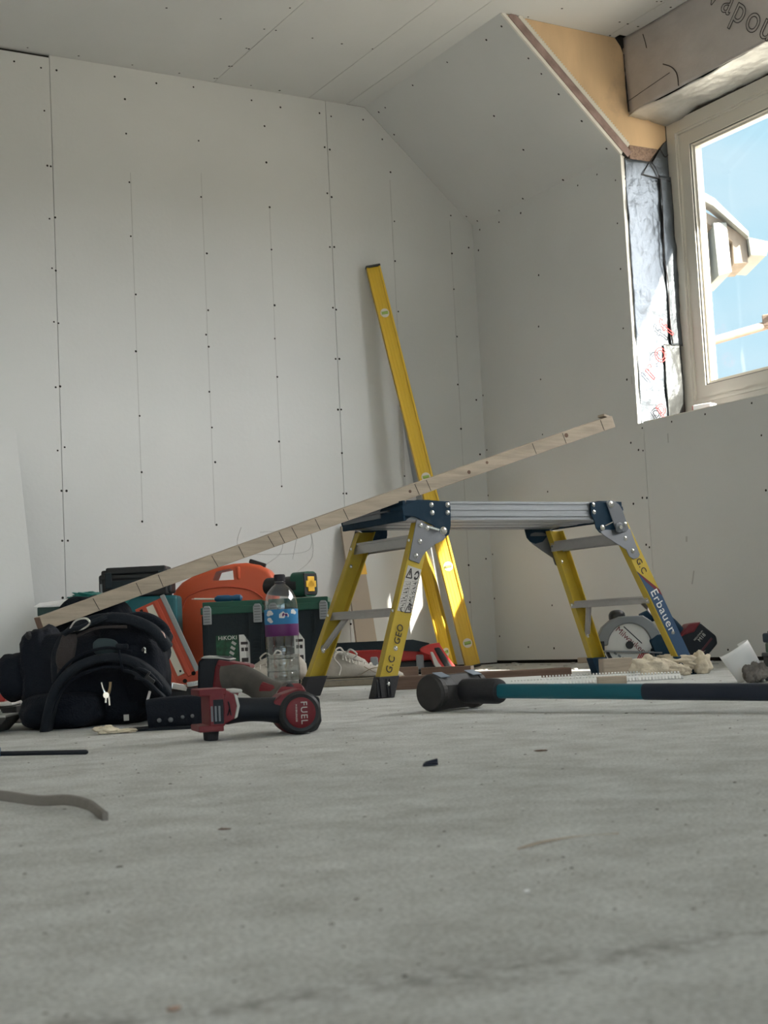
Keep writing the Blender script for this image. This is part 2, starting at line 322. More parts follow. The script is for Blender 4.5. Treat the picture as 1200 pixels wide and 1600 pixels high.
# ---------------------------------------------------------------- the room
X1, X2, Y0, Y1, ZC = -2.4, 3.548, -3.0, 5.098, 2.405
XS = 3.02; ZK = 1.94; YD0, YD1 = 1.1, 4.085; ZS = .895; XW = 3.79     # slope start, knee height, dormer span, sill, window plane
def struct(o, label=None): tag(o, label, None, None, 'structure'); return o
struct(MB().span((X1-.1, Y0-.1, -.1), (4.1, Y1+.1, 0)).build('floor', M['floor']), 'dusty grey concrete screed floor')
W1S = [(1.507, 2.356), (1.609, 2.348), (1.669, 2.348), (1.617, 2.182), (1.622, 1.97), (1.635, 1.969), (1.624, 1.766), (1.646, 1.773), (1.628, 1.577), (1.642, 1.569), (1.629, 1.373), (1.646, 1.369), (1.628, 1.126), (1.645, 1.13), (1.628, 0.889), (1.655, 0.902), (1.638, 0.739), (1.657, 0.739), (1.635, 0.554), (1.656, 0.554), (1.63, 0.344), (1.65, 0.344), (1.939, 2.276), (1.939, 2.138), (1.945, 1.945), (1.943, 1.731), (1.955, 1.503), (1.947, 1.28), (1.953, 1.03), (1.953, 0.813), (1.948, 0.624), (1.9, 2.36), (2.072, 2.361), (2.23, 2.37), (2.243, 2.151), (2.244, 1.921), (2.259, 1.693), (2.255, 1.463), (2.242, 1.364), (2.251, 1.316), (2.246, 1.136), (2.251, 0.994), (2.259, 0.857), (2.254, 0.61), (2.485, 2.354), (2.616, 2.344), (2.539, 2.253), (2.54, 2.1), (2.546, 1.913), (2.546, 1.736), (2.549, 1.505), (2.543, 1.367), (2.547, 1.21), (2.542, 0.946), (2.545, 0.764), (2.799, 2.346), (2.854, 2.34), (2.816, 2.201), (2.84, 2.194), (2.818, 2.003), (2.838, 1.989), (2.818, 1.773), (2.839, 1.775), (2.819, 1.515), (2.834, 1.508), (2.82, 1.299), (2.838, 1.3), (2.82, 1.086), (2.835, 1.087), (2.829, 0.905), (2.826, 0.737), (2.841, 0.737), (2.819, 0.563), (2.837, 0.555), (2.832, 0.2), (3.01, 2.348), (3.101, 2.274), (3.134, 2.133), (3.141, 1.917), (3.134, 1.742), (3.137, 1.522), (3.126, 0.813), (3.434, 1.974), (3.429, 1.803), (3.429, 1.643), (3.432, 1.432), (3.422, 1.219), (3.426, 1.024), (3.529, 1.978), (3.52, 1.838), (3.515, 1.155), (3.519, 0.914), (3.427, 0.43), (3.423, 0.27), (3.519, 0.456)]
W2S = [(5.042, 1.907), (4.895, 1.9), (4.736, 1.895), (5.061, 1.819), (5.089, 1.175), (5.083, 0.932), (5.093, 0.733), (5.084, 0.474), (5.089, 0.282), (5.066, 0.118), (4.667, 1.17), (4.677, 0.941), (4.665, 0.702), (4.681, 0.235), (4.861, 0.068), (4.685, 0.06), (4.638, 1.603), (4.659, 1.391), (4.129, 0.829), (4.088, 0.796), (4.063, 0.79), (4.137, 0.597), (4.084, 0.614), (4.059, 0.611), (4.08, 0.437), (4.063, 0.426), (3.689, 0.039), (3.459, 0.76), (3.457, 0.572), (4.059, 0.875), (3.896, 0.874), (3.721, 0.874), (3.493, 0.876), (4.335, 1.945), (4.226, 1.904), (4.119, 1.848), (4.348, 1.897), (4.124, 1.68), (4.123, 1.501), (4.13, 1.271), (4.128, 1.072)]
SLS = [(0.062, 4.125), (0.076, 4.236), (0.283, 4.126), (0.391, 4.127), (0.536, 4.127), (0.73, 4.126), (0.936, 4.12), (0.458, 4.493), (0.717, 4.494), (0.074, 5.044), (0.073, 4.989), (0.24, 5.071), (0.055, 4.75), (0.057, 4.492), (0.925, 5.083), (0.984, 5.046), (0.986, 4.88), (0.983, 4.704), (0.989, 4.432)]
CES = [(1.895, 4.541), (2.106, 4.545), (2.288, 4.56), (2.295, 4.362), (2.332, 4.552), (2.3, 4.742), (2.311, 4.744), (2.31, 4.924), (2.319, 4.92), (1.746, 5.062), (1.55, 5.065), (1.961, 5.062), (2.158, 5.066), (2.488, 4.558), (2.615, 4.559), (2.747, 4.553), (2.471, 5.067), (2.602, 5.07), (2.306, 5.059), (2.315, 5.055), (3.208, 3.959), (3.135, 4.069), (3.483, 3.963), (3.523, 3.963), (3.575, 3.965), (3.528, 4.074), (3.575, 4.085), (3.51, 3.76), (3.495, 3.767), (3.576, 3.783)]

def dots(mb, pts, P, nrm, ax, ay, mi, r=.0042):
    for a, b in pts:
        c = Vector(P(a, b)) + Vector(nrm)*.0012; rr = r*random.uniform(.85, 1.2); n = 8
        vs = [mb.bm.verts.new(c + (Vector(ax)*math.cos(2*math.pi*i/n) + Vector(ay)*math.sin(2*math.pi*i/n))*rr) for i in range(n)]
        mb._f(vs, mi)
G = .0022   # gap between boards
# gable wall: boards 1.19 m wide, the outline follows the sloped ceiling
mb = MB(); xs = [X1, -.73, .457, 1.643, 2.83, X2]
for a, b in zip(xs, xs[1:]):
    a2, b2 = a+G/2, b-G/2; top = ZC - (.012 if b == 1.643 else .001)
    if b < 3: poly = [(a2,.006), (b2,.006), (b2,top), (a2,top)]
    else: poly = [(a2,.006), (b,.006), (b,ZK), (XS,ZC-.001), (a2,ZC-.001)]
    mb.prism(poly, (0,Y1,0), (1,0,0), (0,0,1), (0,.0125,0), 0)
dots(mb, W1S, lambda a, b: (a, Y1, b), (0,-1,0), (1,0,0), (0,0,1), 1)
for (xa, za), (xb, zb) in [((1.954,1.984),(1.948,.624)), ((2.243,2.02),(2.254,.61)), ((2.546,1.913),(2.545,.764)), ((3.131,2.1),(3.128,.6)), ((3.431,1.95),(3.424,.15))]:
    mb.box(((xa+xb)/2, Y1-.0004, (za+zb)/2), (.0018, .0006, abs(za-zb)), None, 2)
def sq(pts): mb.tube([(x, Y1-.0005, z) for x, z in pts], .0011, 4, 2, 5)
sq([(2.36,.60),(2.34,.54),(2.37,.50),(2.50,.49),(2.64,.50),(2.67,.54),(2.66,.60)]); sq([(2.58,.47),(2.62,.62)]); sq([(2.44,.58),(2.53,.575),(2.53,.50),(2.46,.45),(2.42,.42)]); sq([(2.58,.60),(2.66,.59),(2.67,.48),(2.60,.42)])
struct(mb.build('wall_back', [M['board'], M['hole'], M['pencil']]), 'gable wall of grey plasterboard with rows of screw holes and two upright joints')
struct(MB().span((X1-.1, Y1+.0125, 0), (4.1, Y1+.16, 2.75)).build('wall_back_core', M['hole']))
# low window wall: boards joined under the window corner
mb = MB(); N1 = 4.052
for poly in ([(Y1,.014),(N1+G,.014),(N1+G,ZS),(YD1,ZS),(YD1,ZK),(Y1,ZK)], [(N1,.014),(2.85,.014),(2.85,ZS),(N1,ZS)], [(2.848,.014),(1.65,.014),(1.65,ZS),(2.848,ZS)],
             [(1.648,.014),(Y0,.014),(Y0,ZK),(YD0,ZK),(YD0,ZS),(1.648,ZS)]):
    mb.prism(poly, (X2,0,0), (0,1,0), (0,0,1), (.0125,0,0), 0)
dots(mb, W2S, lambda a, b: (X2, a, b), (-1,0,0), (0,1,0), (0,0,1), 1)
mb.span((X2-.0006, 4.1, 1.08), (X2, 4.103, 1.05), 2); mb.span((X2-.0006, 3.92, .835), (X2, 3.925, .80), 2)
mb.box((X2-.001, 3.84, .30), (.001,.006,.05), (.3,0,0), 2); mb.box((X2-.001, 3.86, .44), (.001,.008,.02), (.1,0,0), 2)
# pale cut edges of the boards round the opening
e = [M['board'], M['hole'], M['pencil'], M['board_edge']]
mb.span((X2-.0008, YD1-.004, ZS+.0005), (X2+.016, YD1, ZK-.004), 3); mb.span((X2-.0008, YD0, ZS), (X2+.013, N1, ZS+.003), 3)
struct(mb.build('wall_right', e), 'grey plasterboard knee wall below and beside the window')
mb = MB()
sect = [(X2+.0135,0), (X2+.0135,ZK+.01), (XS+.0135,ZC+.014), (XS+.0135,2.75), (3.90,2.75), (3.90,0)]
mb.prism(sect, (0,YD1+.004,0), (1,0,0), (0,0,1), (0,Y1+.02-YD1,0)); mb.prism(sect, (0,YD0,0), (1,0,0), (0,0,1), (0,Y0-.1-YD0,0))
mb.span((X2+.0135, YD0, 0), (4.1, YD1+.004, ZS-.02)); mb.span((XW+.06, YD0, ZS-.02), (4.0, YD1+.004, .93)); mb.span((3.64, YD0, 2.14), (4.1, YD1+.004, 2.75)); mb.span((3.90, YD0-.4, 2.03), (3.97, YD1+.004, 2.2))
struct(mb.build('wall_right_core', M['hole']))
# ceilings
mb = MB(); cs = [X1, -.03, 1.13, 2.32, 2.752, 2.934]
for a, b in zip(cs, cs[1:]): mb.span((a+G/2, Y0, ZC), (b-G/2, Y1+.02, ZC+.0125))
mb.prism([(2.934+G/2,Y0), (XS+.01,Y0), (XS+.01,YD0), (3.525,YD0), (3.525,YD1), (XS+.01,YD1), (XS+.01,Y1), (2.934+G/2,Y1)], (0,0,ZC), (1,0,0), (0,1,0), (0,0,.0125))
mb.span((3.527, YD0, ZC), (3.598, YD1-.03, ZC+.0125)); mb.span((3.527, YD1-.03, ZC), (3.56, YD1, ZC+.0125))
dots(mb, CES, lambda a, b: (a, b, ZC), (0,0,-1), (1,0,0), (0,1,0), 1)
struct(mb.build('ceiling', [M['board'], M['hole']]), 'flat plasterboard ceiling with long joints')
struct(MB().span((X1-.1, Y0-.1, ZC+.0125), (4.1, Y1+.1, 2.75)).build('ceiling_core', M['hole']))
mb = MB(); sdx, sdz = X2-XS, ZK-ZC; ll = math.hypot(sdx, sdz); sn = Vector((sdz, 0, -sdx))/ll; sn = sn if sn.z < 0 else -sn
for ya, yb in ((YD1, Y1), (Y0, YD0)):
    mb.prism([(XS,ZC), (X2,ZK), (X2-sn.x*.0125,ZK-sn.z*.0125+.004), (XS-sn.x*.0125,ZC-sn.z*.0125)], (0,ya,0), (1,0,0), (0,0,1), (0,yb-ya,0))
dots(mb, SLS, lambda a, b: (XS+sdx*a, b, ZC+sdz*a), sn, Vector((sdx,0,sdz))/ll, (0,1,0), 1)
struct(mb.build('ceiling_slope', [M['board'], M['hole']]), 'sloping plasterboard ceiling panel beside the dormer')
struct(MB().span((X1-.1, Y0-.1, 0), (X1, Y1+.1, 2.75)).build('wall_left', M['board']))
mb = MB()
FW = (-1.6, 1.9, .75, 2.1)          # unseen window added behind the camera for fill light
mb.span((X1, Y0-.12, 0), (FW[0], Y0, ZC)); mb.span((FW[1], Y0-.12, 0), (4.1, Y0, 2.75)); mb.span((FW[0], Y0-.12, 0), (FW[1], Y0, FW[2])); mb.span((FW[0], Y0-.12, FW[3]), (FW[1], Y0, ZC))
struct(mb.build('wall_front', M['board']))
# ---------------------------------------------------------------- dormer cheek, layered on the end of the slope
def cheek(poly, y, th=.006): return MB().prism(poly, (0,y,0), (1,0,0), (0,0,1), (0,th,0))
o = cheek([(3.06,2.404), (3.56,2.404), (3.585,2.375), (3.602,2.33), (3.602,1.98), (3.74,1.983), (3.787,2.026), (3.787,2.12), (3.66,2.15), (3.64,2.404), (3.64,1.95), (3.55,1.95)][:8]+[(3.602,2.16),(3.602,1.979),(3.585,1.965)], YD1-.001)
o.bm.free()
o = cheek([(3.03,2.404), (3.56,2.404), (3.585,2.375), (3.604,2.33), (3.604,2.12), (3.787,2.12), (3.787,2.026), (3.74,1.983), (3.60,1.98), (3.575,1.972)], YD1-.001)
struct(o.build('trim_1', M['ply']), 'bare plywood dormer cheek beside the sloping ceiling')
mb = MB().prism([(3.596,1.982), (3.742,1.984), (3.671,1.895), (3.606,1.905), (3.594,1.92)], (0,YD1-.004,0), (1,0,0), (0,0,1), (0,.008,0))
struct(mb.build('trim_2', M['chip'], bevel=.001), 'chipboard offcut under the plywood cheek')
def along(s0, s1, n0, n1, y0, y1, m, nm, lab, zig=False):     # a strip that follows the slope; s runs down it, n is its depth behind the board face
    D = Vector((sdx,0,sdz))/ll; P = lambda s, n: (XS+D.x*s-sn.x*n, ZC+D.z*s-sn.z*n)
    mb = MB().prism([P(s0,n0), P(s1,n0), P(s1,n1), P(s0+.0,n1)], (0,y0,0), (1,0,0), (0,0,1), (0,y1-y0,0))
    if zig:
        k = s0
        while k < s1-.01:
            a, b = P(k,n1), P(k+.005,n1+.0035); mb.span((a[0],y0,a[1]), (a[0]+.004,y1,a[1]+.004)); k += .011
    return struct(mb.build(nm, m), lab)
along(.004, ll+.02, -.0008, .0125, YD1-.006, YD1+.003, M['board_edge'], 'trim_3', 'white cut edge of the sloping plasterboard')
along(.03, ll+.03, .0126, .043, YD1-.010, YD1+.003, M['batten'], 'trim_4', 'brown batten running down behind the sloping plasterboard edge')
along(.06, ll+.005, .0432, .059, YD1-.012, YD1-.001, M['bead'], 'trim_5', 'perforated white bead along the plywood cheek', True)
struct(MB().box((3.573, YD1-.004, 1.945), (.03,.01,.035), (0,.5,0)).build('trim_6', M['hole']))
# foil-faced reveal (wrinkled sheet)
def sheet(u0, u1, v0, v1, nu, nv, P, amp, seed=0, fr=8, edge=None):
    mb = MB(); g = []
    for i in range(nu+1):
        row = []
        for j in range(nv+1):
            u = u0+(u1-u0)*i/nu; v = v0+(v1-v0)*j/nv
            if edge: u, v = edge(u, v, i/nu, j/nv)
            h = amp*(noise.noise(Vector((u*fr, v*fr, seed))) + .5*abs(noise.noise(Vector((u*fr*3, v*fr*2.2, seed+3)))) + .25*noise.noise(Vector((u*fr*8, v*fr*8, seed))))
            row.append(mb.bm.verts.new(P(u, v, h)))
        g.append(row)
    for i in range(nu):
        for j in range(nv): mb._f([g[i][j], g[i+1][j], g[i+1][j+1], g[i][j+1]])
    return mb
def rag(u, v, a, b): return (u + (.006*noise.noise(Vector((v*14, a, 2))) if a in (0, 1) else 0), v)
def solid(o, t=.001): m = o.modifiers.new('solid', 'SOLIDIFY'); m.thickness = t; return o
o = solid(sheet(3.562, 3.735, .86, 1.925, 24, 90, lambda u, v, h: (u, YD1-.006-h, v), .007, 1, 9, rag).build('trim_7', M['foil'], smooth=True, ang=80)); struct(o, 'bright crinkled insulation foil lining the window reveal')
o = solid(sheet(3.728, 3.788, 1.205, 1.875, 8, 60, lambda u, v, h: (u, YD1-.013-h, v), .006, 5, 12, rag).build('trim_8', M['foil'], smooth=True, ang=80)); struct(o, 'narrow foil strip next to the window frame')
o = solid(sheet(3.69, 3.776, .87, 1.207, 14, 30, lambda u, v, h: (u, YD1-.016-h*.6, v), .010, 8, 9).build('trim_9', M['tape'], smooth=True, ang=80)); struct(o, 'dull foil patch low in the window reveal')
mb = MB().prism([(3.645,1.868), (3.783,1.86), (3.783,2.02), (3.765,2.005), (3.70,1.92)], (0,YD1-.009,0), (1,0,0), (0,0,1), (0,.004,0))
struct(mb.build('trim_10', M['foil'], bevel=.0005), 'triangular foil flap above the reveal')
mb = MB(); mb.tube([(3.645,YD1-.012,1.87),(3.70,YD1-.012,1.866),(3.783,YD1-.012,1.858)], .0022, 5); mb.tube([(3.645,YD1-.012,1.87),(3.69,YD1-.012,1.93),(3.765,YD1-.012,2.01)], .0018, 5)
mb.tube([(3.682,YD1-.012,1.925),(3.70,YD1-.012,1.90),(3.722,YD1-.012,1.865)], .0015, 5); mb.tube([(3.69,YD1-.012,1.93),(3.713,YD1-.012,1.905),(3.733,YD1-.012,1.865)], .0015, 5); mb.tube([(3.742,YD1-.012,1.985),(3.765,YD1-.012,1.955),(3.783,YD1-.012,1.965)], .0015, 5)
mb.tube([(3.727,YD1-.02,1.86),(3.729,YD1-.02,1.75),(3.722,YD1-.02,1.62),(3.716,YD1-.02,1.54),(3.73,YD1-.02,1.46),(3.728,YD1-.02,1.30),(3.735,YD1-.02,1.21)], .0022, 5)
struct(mb.build('trim_11', M['ink']), 'dark seams between the foil pieces')
for ch, x, z, a in (('f',3.700,1.262,60), ('o',3.652,1.165,55), ('r',3.600,1.095,50), ('p',3.640,.955,40)):
    a = math.radians(a); t = text('trim_12', ch, M['redink'], .115 if z > 1 else .09, (x, YD1-.029, z), (math.cos(a),0,math.sin(a)), (-math.sin(a),0,math.cos(a)), None, outline=.0019); struct(t, 'red outlined letter %s on the reveal foil' % ch)
# opposite cheek (out of the photo) and sill
struct(MB().span((3.02, YD0-.012, ZS), (XW, YD0, ZC)).build('trim_13', M['ply']))
o = solid(sheet(3.56, 3.80, YD0, YD1-.004, 14, 90, lambda u, v, h: (u, v, ZS-.018+h), .006, 4, 7).build('trim_14', M['foil'], smooth=True, ang=80)); struct(o, 'foil on the rough sill behind the plasterboard edge')
# beam over the window, wrapped in printed membrane
o = solid(sheet(YD0, YD1-.006, 2.105, 2.404, 110, 24, lambda u, v, h: (3.60-h, u, v), .006, 6, 5).build('trim_15', M['foil_b'], smooth=True, ang=80), .004); struct(o, 'beam over the window wrapped in grey printed vapour membrane')
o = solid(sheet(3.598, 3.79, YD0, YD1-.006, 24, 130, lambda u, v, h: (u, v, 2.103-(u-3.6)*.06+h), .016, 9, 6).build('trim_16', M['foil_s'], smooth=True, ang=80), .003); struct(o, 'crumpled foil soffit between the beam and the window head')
struct(MB().span((3.606, YD0, 2.125), (3.64, YD1, ZC)).prism([(3.56,2.405),(3.60,2.405),(3.60,2.35),(3.585,2.375)], (0,YD1-.012,0), (1,0,0), (0,0,1), (0,.008,0)).build('trim_17', M['hole']))
def ay(a): return Vector((0, -math.cos(a), math.sin(a)))
for ch, y, z in (('v',3.565,2.368), ('a',3.505,2.312), ('p',3.455,2.258), ('o',3.395,2.200), ('u',3.335,2.150), ('r',3.28,2.10)):
    if ch == 'r': continue
    a = math.radians(-43); struct(text('trim_18', ch, M['ink'], .135, (3.592, y, z), ay(a), (0, math.sin(a)*-1*-1, math.cos(a)), None, outline=.0016), 'black outlined letter %s printed on the beam membrane' % ch)
mb = MB(); mb.tube([(3.591,3.86,2.219),(3.589,3.815,2.19),(3.590,3.79,2.155),(3.590,3.785,2.108)], .0022, 5); mb.tube([(3.592,3.96,2.375),(3.592,3.95,2.34),(3.592,3.945,2.315)], .0015, 5)
mb.tube([(3.592,4.075,2.15),(3.592,3.95,2.163),(3.592,3.83,2.175)], .0012, 5); mb.tube([(3.593,4.074,2.34),(3.593,4.074,2.2),(3.594,4.07,2.11)], .003, 5)
struct(mb.build('trim_19', M['ink']), 'creases and a tear in the beam membrane')
# ---------------------------------------------------------------- window
WZ0, WZ1 = .93, 2.088
win = thing('window_1', (0,0,0), 0, 'cream window in the dormer, sky outside', None); win['kind'] = 'structure'
def ring(y0, y1, z0, z1, w, x0, x1, mb=None, mi=0):
    mb = mb or MB()
    mb.span((x0,y0,z0),(x1,y0+w,z1),mi); mb.span((x0,y1-w,z0),(x1,y1,z1),mi); mb.span((x0,y0+w,z0),(x1,y1-w,z0+w),mi); mb.span((x0,y0+w,z1-w),(x1,y1-w,z1),mi); return mb
ymid = 2.69; ymid2 = 1.82
mb = ring(YD0, YD1-.002, WZ0, WZ1, .042, XW, XW+.075); mb.span((XW,ymid-.035,WZ0),(XW+.075,ymid+.035,WZ1)); mb.span((XW,ymid2-.035,WZ0),(XW+.075,ymid2+.035,WZ1))
ring(YD0+.04, YD1-.042, WZ0+.038, WZ1-.040, .010, XW-.004, XW+.06, mb); ring(YD0+.048, YD1-.052, WZ0+.046, WZ1-.05, .008, XW+.002, XW+.06, mb)
mb.build('window_frame', M['upvc'], win, bevel=.002)
for ya, yb in ((ymid+.028, YD1-.060), (ymid2+.028, ymid-.028), (YD0+.05, ymid2-.028)):
    mb = ring(ya, yb, WZ0+.055, WZ1-.058, .050, XW+.012, XW+.072); ring(ya+.048, yb-.048, WZ0+.103, WZ1-.106, .009, XW+.018, XW+.066, mb); ring(ya+.056, yb-.056, WZ0+.111, WZ1-.114, .010, XW+.028, XW+.060, mb)
    s = mb.build('window_sash', M['upvc'], win, bevel=.0018)
    mb = ring(ya+.050, yb-.050, WZ0+.105, WZ1-.108, .003, XW+.0165, XW+.02); ring(ya-.003, yb+.003, WZ0+.052, WZ1-.055, .004, XW+.016, XW+.02, mb); mb.build('glazing_seal', M['seal'], s)
    MB().span((XW+.042, ya+.055, WZ0+.11), (XW+.046, yb-.055, WZ1-.113)).build('glass_pane', M['glass'], s)
mb = MB().span((4.0, YD0-.2, WZ0-.06), (4.12, YD1+.2, WZ0-.02))
struct(mb.build('trim_20', M['upvc']), 'outer window ledge')
# added window behind the camera, lets fill light in
w2 = thing('window_fill', (0,0,0), 0, 'unseen window added in the wall behind the camera for fill light', None); w2['kind'] = 'structure'
def ringx(x0, x1, z0, z1, w, y0, y1):
    return MB().span((x0,y0,z0),(x0+w,y1,z1)).span((x1-w,y0,z0),(x1,y1,z1)).span((x0+w,y0,z0),(x1-w,y1,z0+w)).span((x0+w,y0,z1-w),(x1-w,y1,z1))
ringx(FW[0], FW[1], FW[2], FW[3], .06, Y0-.08, Y0-.02).build('window_frame', M['upvc'], w2)
MB().span((FW[0]+.05, Y0-.052, FW[2]+.05), (FW[1]-.05, Y0-.048, FW[3]-.05)).build('glass_pane', M['glass'], w2)
# yard outside
struct(MB().span((4.5, -30, -3.2), (60, 40, -3)).build('ground', mat('yard', (.42,.38,.32), .95)), 'yard outside')
# ---------------------------------------------------------------- outside the window
nb = thing('house_gable', (6.4, 6.45, 2.2), 0, 'corner of the neighbouring house seen through the window, eave with cut gutter end', 'building')
def ob_box(name, m, P, parent, th, bevel=.004):   # outline in world coordinates, thickness vector
    o = Vector(parent.location); return MB().prism(P, (-o.x, -o.y, -o.z), (E1.x,E1.y,0), (0,0,1), th).build(name, m, parent, bevel=bevel)
E1 = Vector((.862,-.505,0)); E0 = 6.42*.862-6.45*.505   # distance along the gable face; plane offset
def gp(x, y, z): return ((Vector((x,y,0)).dot(E1)), z)
EB = Vector((.5075,.8575,0)); off = EB*((Vector((6.42,6.45,0)).dot(EB)))
def gable(name, m, pts, th, d0=0):
    o = Vector(nb.location); return MB().prism([(a, z) for a, z in pts], off+EB*d0-o, E1, (0,0,1), EB*th).build(name, m, nb, bevel=.004)
gable('wall', M['fascia'], [(1.5,-3), (2.12,-3), (2.12,2.64), (1.5,3.0)], .5, .12)
gable('soffit', M['fascia2'], [(1.6,3.02), (2.19,2.66), (2.37,2.52), (2.37,2.36), (2.28,2.36), (2.28,2.50), (2.14,2.62), (1.6,2.92)], .35, .02)
gable('bargeboard', M['fascia'], [(1.5,3.20), (2.17,2.77), (2.37,2.545), (2.37,2.51), (2.16,2.72), (1.5,3.13)], .12, -.04)
gable('bracket_box', M['fascia'], [(2.16,2.62), (2.245,2.62), (2.255,2.30), (2.17,2.28)], .5, -.01)
gable('gutter', M['fascia'], [(2.37,2.515), (2.515,2.475), (2.50,2.455), (2.475,2.39), (2.38,2.40)], .5, -.02)
sc_ = thing('scaffold_tube', (5.1, 5.0, 1.56), 0, 'rusty scaffold tube with coupler outside the window', 'scaffolding')
MB().cyl((-.9,.55,-.26), (.9,-.55,.24), .021, n=20).build('tube', M['scaff'], sc_, smooth=True)
MB().box((.085,-.055,.03), (.07,.06,.06), (0,0,.5)).cyl((.06,-.10,.05),(.12,-.04,.06),.014).box((.11,-.08,.0), (.03,.07,.09), (.2,.3,.5)).build('coupler', M['scaff'], sc_, bevel=.006)
# ---------------------------------------------------------------- work platform
pf = thing('work_platform', (2.2, 3.1894, 0), .0093, 'low folding work platform with yellow fibreglass legs and aluminium deck standing on the floor', 'work platform')
KT = .4307
def lv(z): return .2006-.0471*z/KT
def nu_(z): return -(.4872-.1721*z/KT)
def fu_(z): return .5116-.1841*z/KT
def rail(uo, sv, z0, z1, W_=.051, g=0, dv=.023, t=.004):
    # C channel: web on the outer side, flanges turned in; uo(z) is the smaller-u edge
    def sec(z):
        u = uo(z)-g; v = lv(z)+g; w = W_+2*g; d = dv+g
        P = [(u,v), (u+w,v), (u+w,v-d), (u+w-t,v-d), (u+w-t,v-t), (u+t,v-t), (u+t,v-d), (u,v-d)]
        return [(a, sv*b, z) for a, b in P]
    return MB().loft(sec(z0), sec(z1))
def solidrail(uo, sv, z0, z1, W_=.051, g=.003, dv=.024, off=0):
    def sec(z):
        u = uo(z)-g; v = lv(z)+g; w = W_+2*g; d = dv+2*g
        return [(a, sv*b, z+off*0) for a, b in [(u,v), (u+w,v), (u+w,v-d), (u,v-d)]]
    return MB().loft(sec(z0), sec(z1))
def web(uo, sv, a, z, lift=.0):        # a point on the outer face of a leg; a = 0..1 across the web
    return Vector((uo(z)+.051*a, sv*(lv(z)+lift), z))
def bolt(mb, p, n=(0,-1,0), r=.0055, h=.004):
    p = Vector(p); n = Vector(n); mb.lathe([(r*1.25,0), (r*1.25,.0012), (r,.0014), (r*.85,h*.8), (r*.4,h)], p, n, 14)
LEG = {}
for nm, uo in (('near', nu_), ('far', fu_)):
    for sv in (-1, 1):
        lg = rail(uo, sv, .043, .4307).build('leg', M['yellow'], pf, bevel=.0012); LEG[nm, sv] = lg
        ft = solidrail(uo, sv, 0, .052).build('rubber_foot', M['navy'] if nm == 'far' else M['rubber'], lg, bevel=.002)
        mb = MB(); s_ = sv
        for a in (.12, .30, .68, .86): mb.prism([(0,.004),(.003,.004),(.003,.046),(0,.046)], web(uo, s_, a, 0, .003)-Vector((0,0,0)), (1,0,0), (0, -s_*.109, 1), (0, s_*.003, 0))
        mb.build('foot_rib', M['rubber'], lg)
        mb = MB(); bolt(mb, web(uo, sv, .5, .034, .004), (0,sv,0), .004)
        bolt(mb, web(uo, sv, .5, .118, .0), (0,sv,0), .005); bolt(mb, web(uo, sv, .5, .118, -.0045), (0,-sv,0), .005)
        if nm == 'near' or sv == 1: bolt(mb, web(uo, sv, .4, .34, -.0045), (0,-sv,0), .004)
        for z in ((.385,.21) if nm == 'near' else (.385,.212)): bolt(mb, Vector((uo(z), sv*(lv(z)-.011), z)), (-1,0,0), .004, .003)
        mb.build('rivets', M['steel'], lg, smooth=True)
def tread(uo, z1, h, name='tread'):
    v = lv(z1)-.0045; u = uo(z1); mb = MB()
    mb.span((u+.002, -v, z1-.006), (u+.050, v, z1)); mb.span((u+.0035, -v, z1-h), (u+.0065, v, z1-.006)); mb.span((u+.046, -v, z1-h), (u+.049, v, z1-.006))
    for k in range(5): mb.span((u+.007+k*.009, -v, z1), (u+.010+k*.009, v, z1+.0012))
    t = mb.build(name, M['alu_tread'], pf, bevel=.0006); t['label'] = 'grooved aluminium tread'
    return t
for nm, uo, a, b in (('near', nu_, .400, .217), ('far', fu_, .399, .222)):
    tread(uo, a, .029); t = tread(uo, b, .020)
    for sv in (-1, 1):
        zz = .125; mb = MB(); A = Vector((uo(b)+.024, sv*(lv(b)-.062), b-.012)); B = Vector((uo(zz)+.024, sv*(lv(zz)-.006), zz))
        d = (B-A).normalized(); x = Vector((1,0,0)); y = d.cross(x); R_ = Matrix((x, y, d)).transposed()
        mb.box((A+B)/2, (.018, .003, (B-A).length), R_); mb.box((A+B)/2+Vector((.008,0,0)), (.003,.010,(B-A).length), R_); mb.lathe([(.009,0),(.009,.004)], B, (0,sv,0), 14)
        mb.build('brace', M['alu_tread'], t, bevel=.0008)
# deck
UA, UB, VD = -.345, .352, .152
mb = MB(); mb.span((UA,-VD,.478), (UB,VD,.484))
for sv in (-1,1):
    for z0, z1, v in ((.478,.4845,.154), (.468,.478,.151), (.462,.468,.1535), (.451,.462,.151), (.4455,.451,.1535), (.441,.4455,.150), (.436,.441,.153)):
        mb.span((UA, sv*(v-.006), z0), (UB, sv*v, z1))
for k in range(9):
    v = -.14+k*.035; mb.span((UA,v-.003,.440),(UB,v+.003,.478))
mb.span((UA,-.15,.4392),(UB,.15,.4408)); mb.span((UA,-.06,.438),(UB,-.02,.441)); mb.span((UA,.03,.438),(UB,.09,.441)); mb.span((UA,-.148,.437),(UB,-.11,.441)); mb.span((UA,.115,.437),(UB,.148,.441))
mb.build('deck', M['alu'], pf)
for k, (s, tip) in enumerate(((-1, UA), (1, UB))):
    pr = [(tip-.014*s*-1*-1, .446), (tip+.012*s, .462), (tip+.010*s, .472), (tip-.035*s, .4875), (tip-.075*s, .4875), (tip-.075*s, .4845), (tip-.004*s,.484), (tip-.002*s,.436), (tip+.006*s,.436)]
    MB().prism(pr, (0,-.158,0), (1,0,0), (0,0,1), (0,.316,0)).build('end_cap', M['navy'], pf, bevel=.002)
    MB().span((min(tip,tip+.008*s),-.157,.434),(max(tip,tip+.008*s),.157,.4855)).build('end_plate', M['navy'], pf, bevel=.002)
MB().span((UA-.013,-.05,.450),(UA-.0085,.145,.481)).build('end_facet', M['zinc'], pf, bevel=.001)
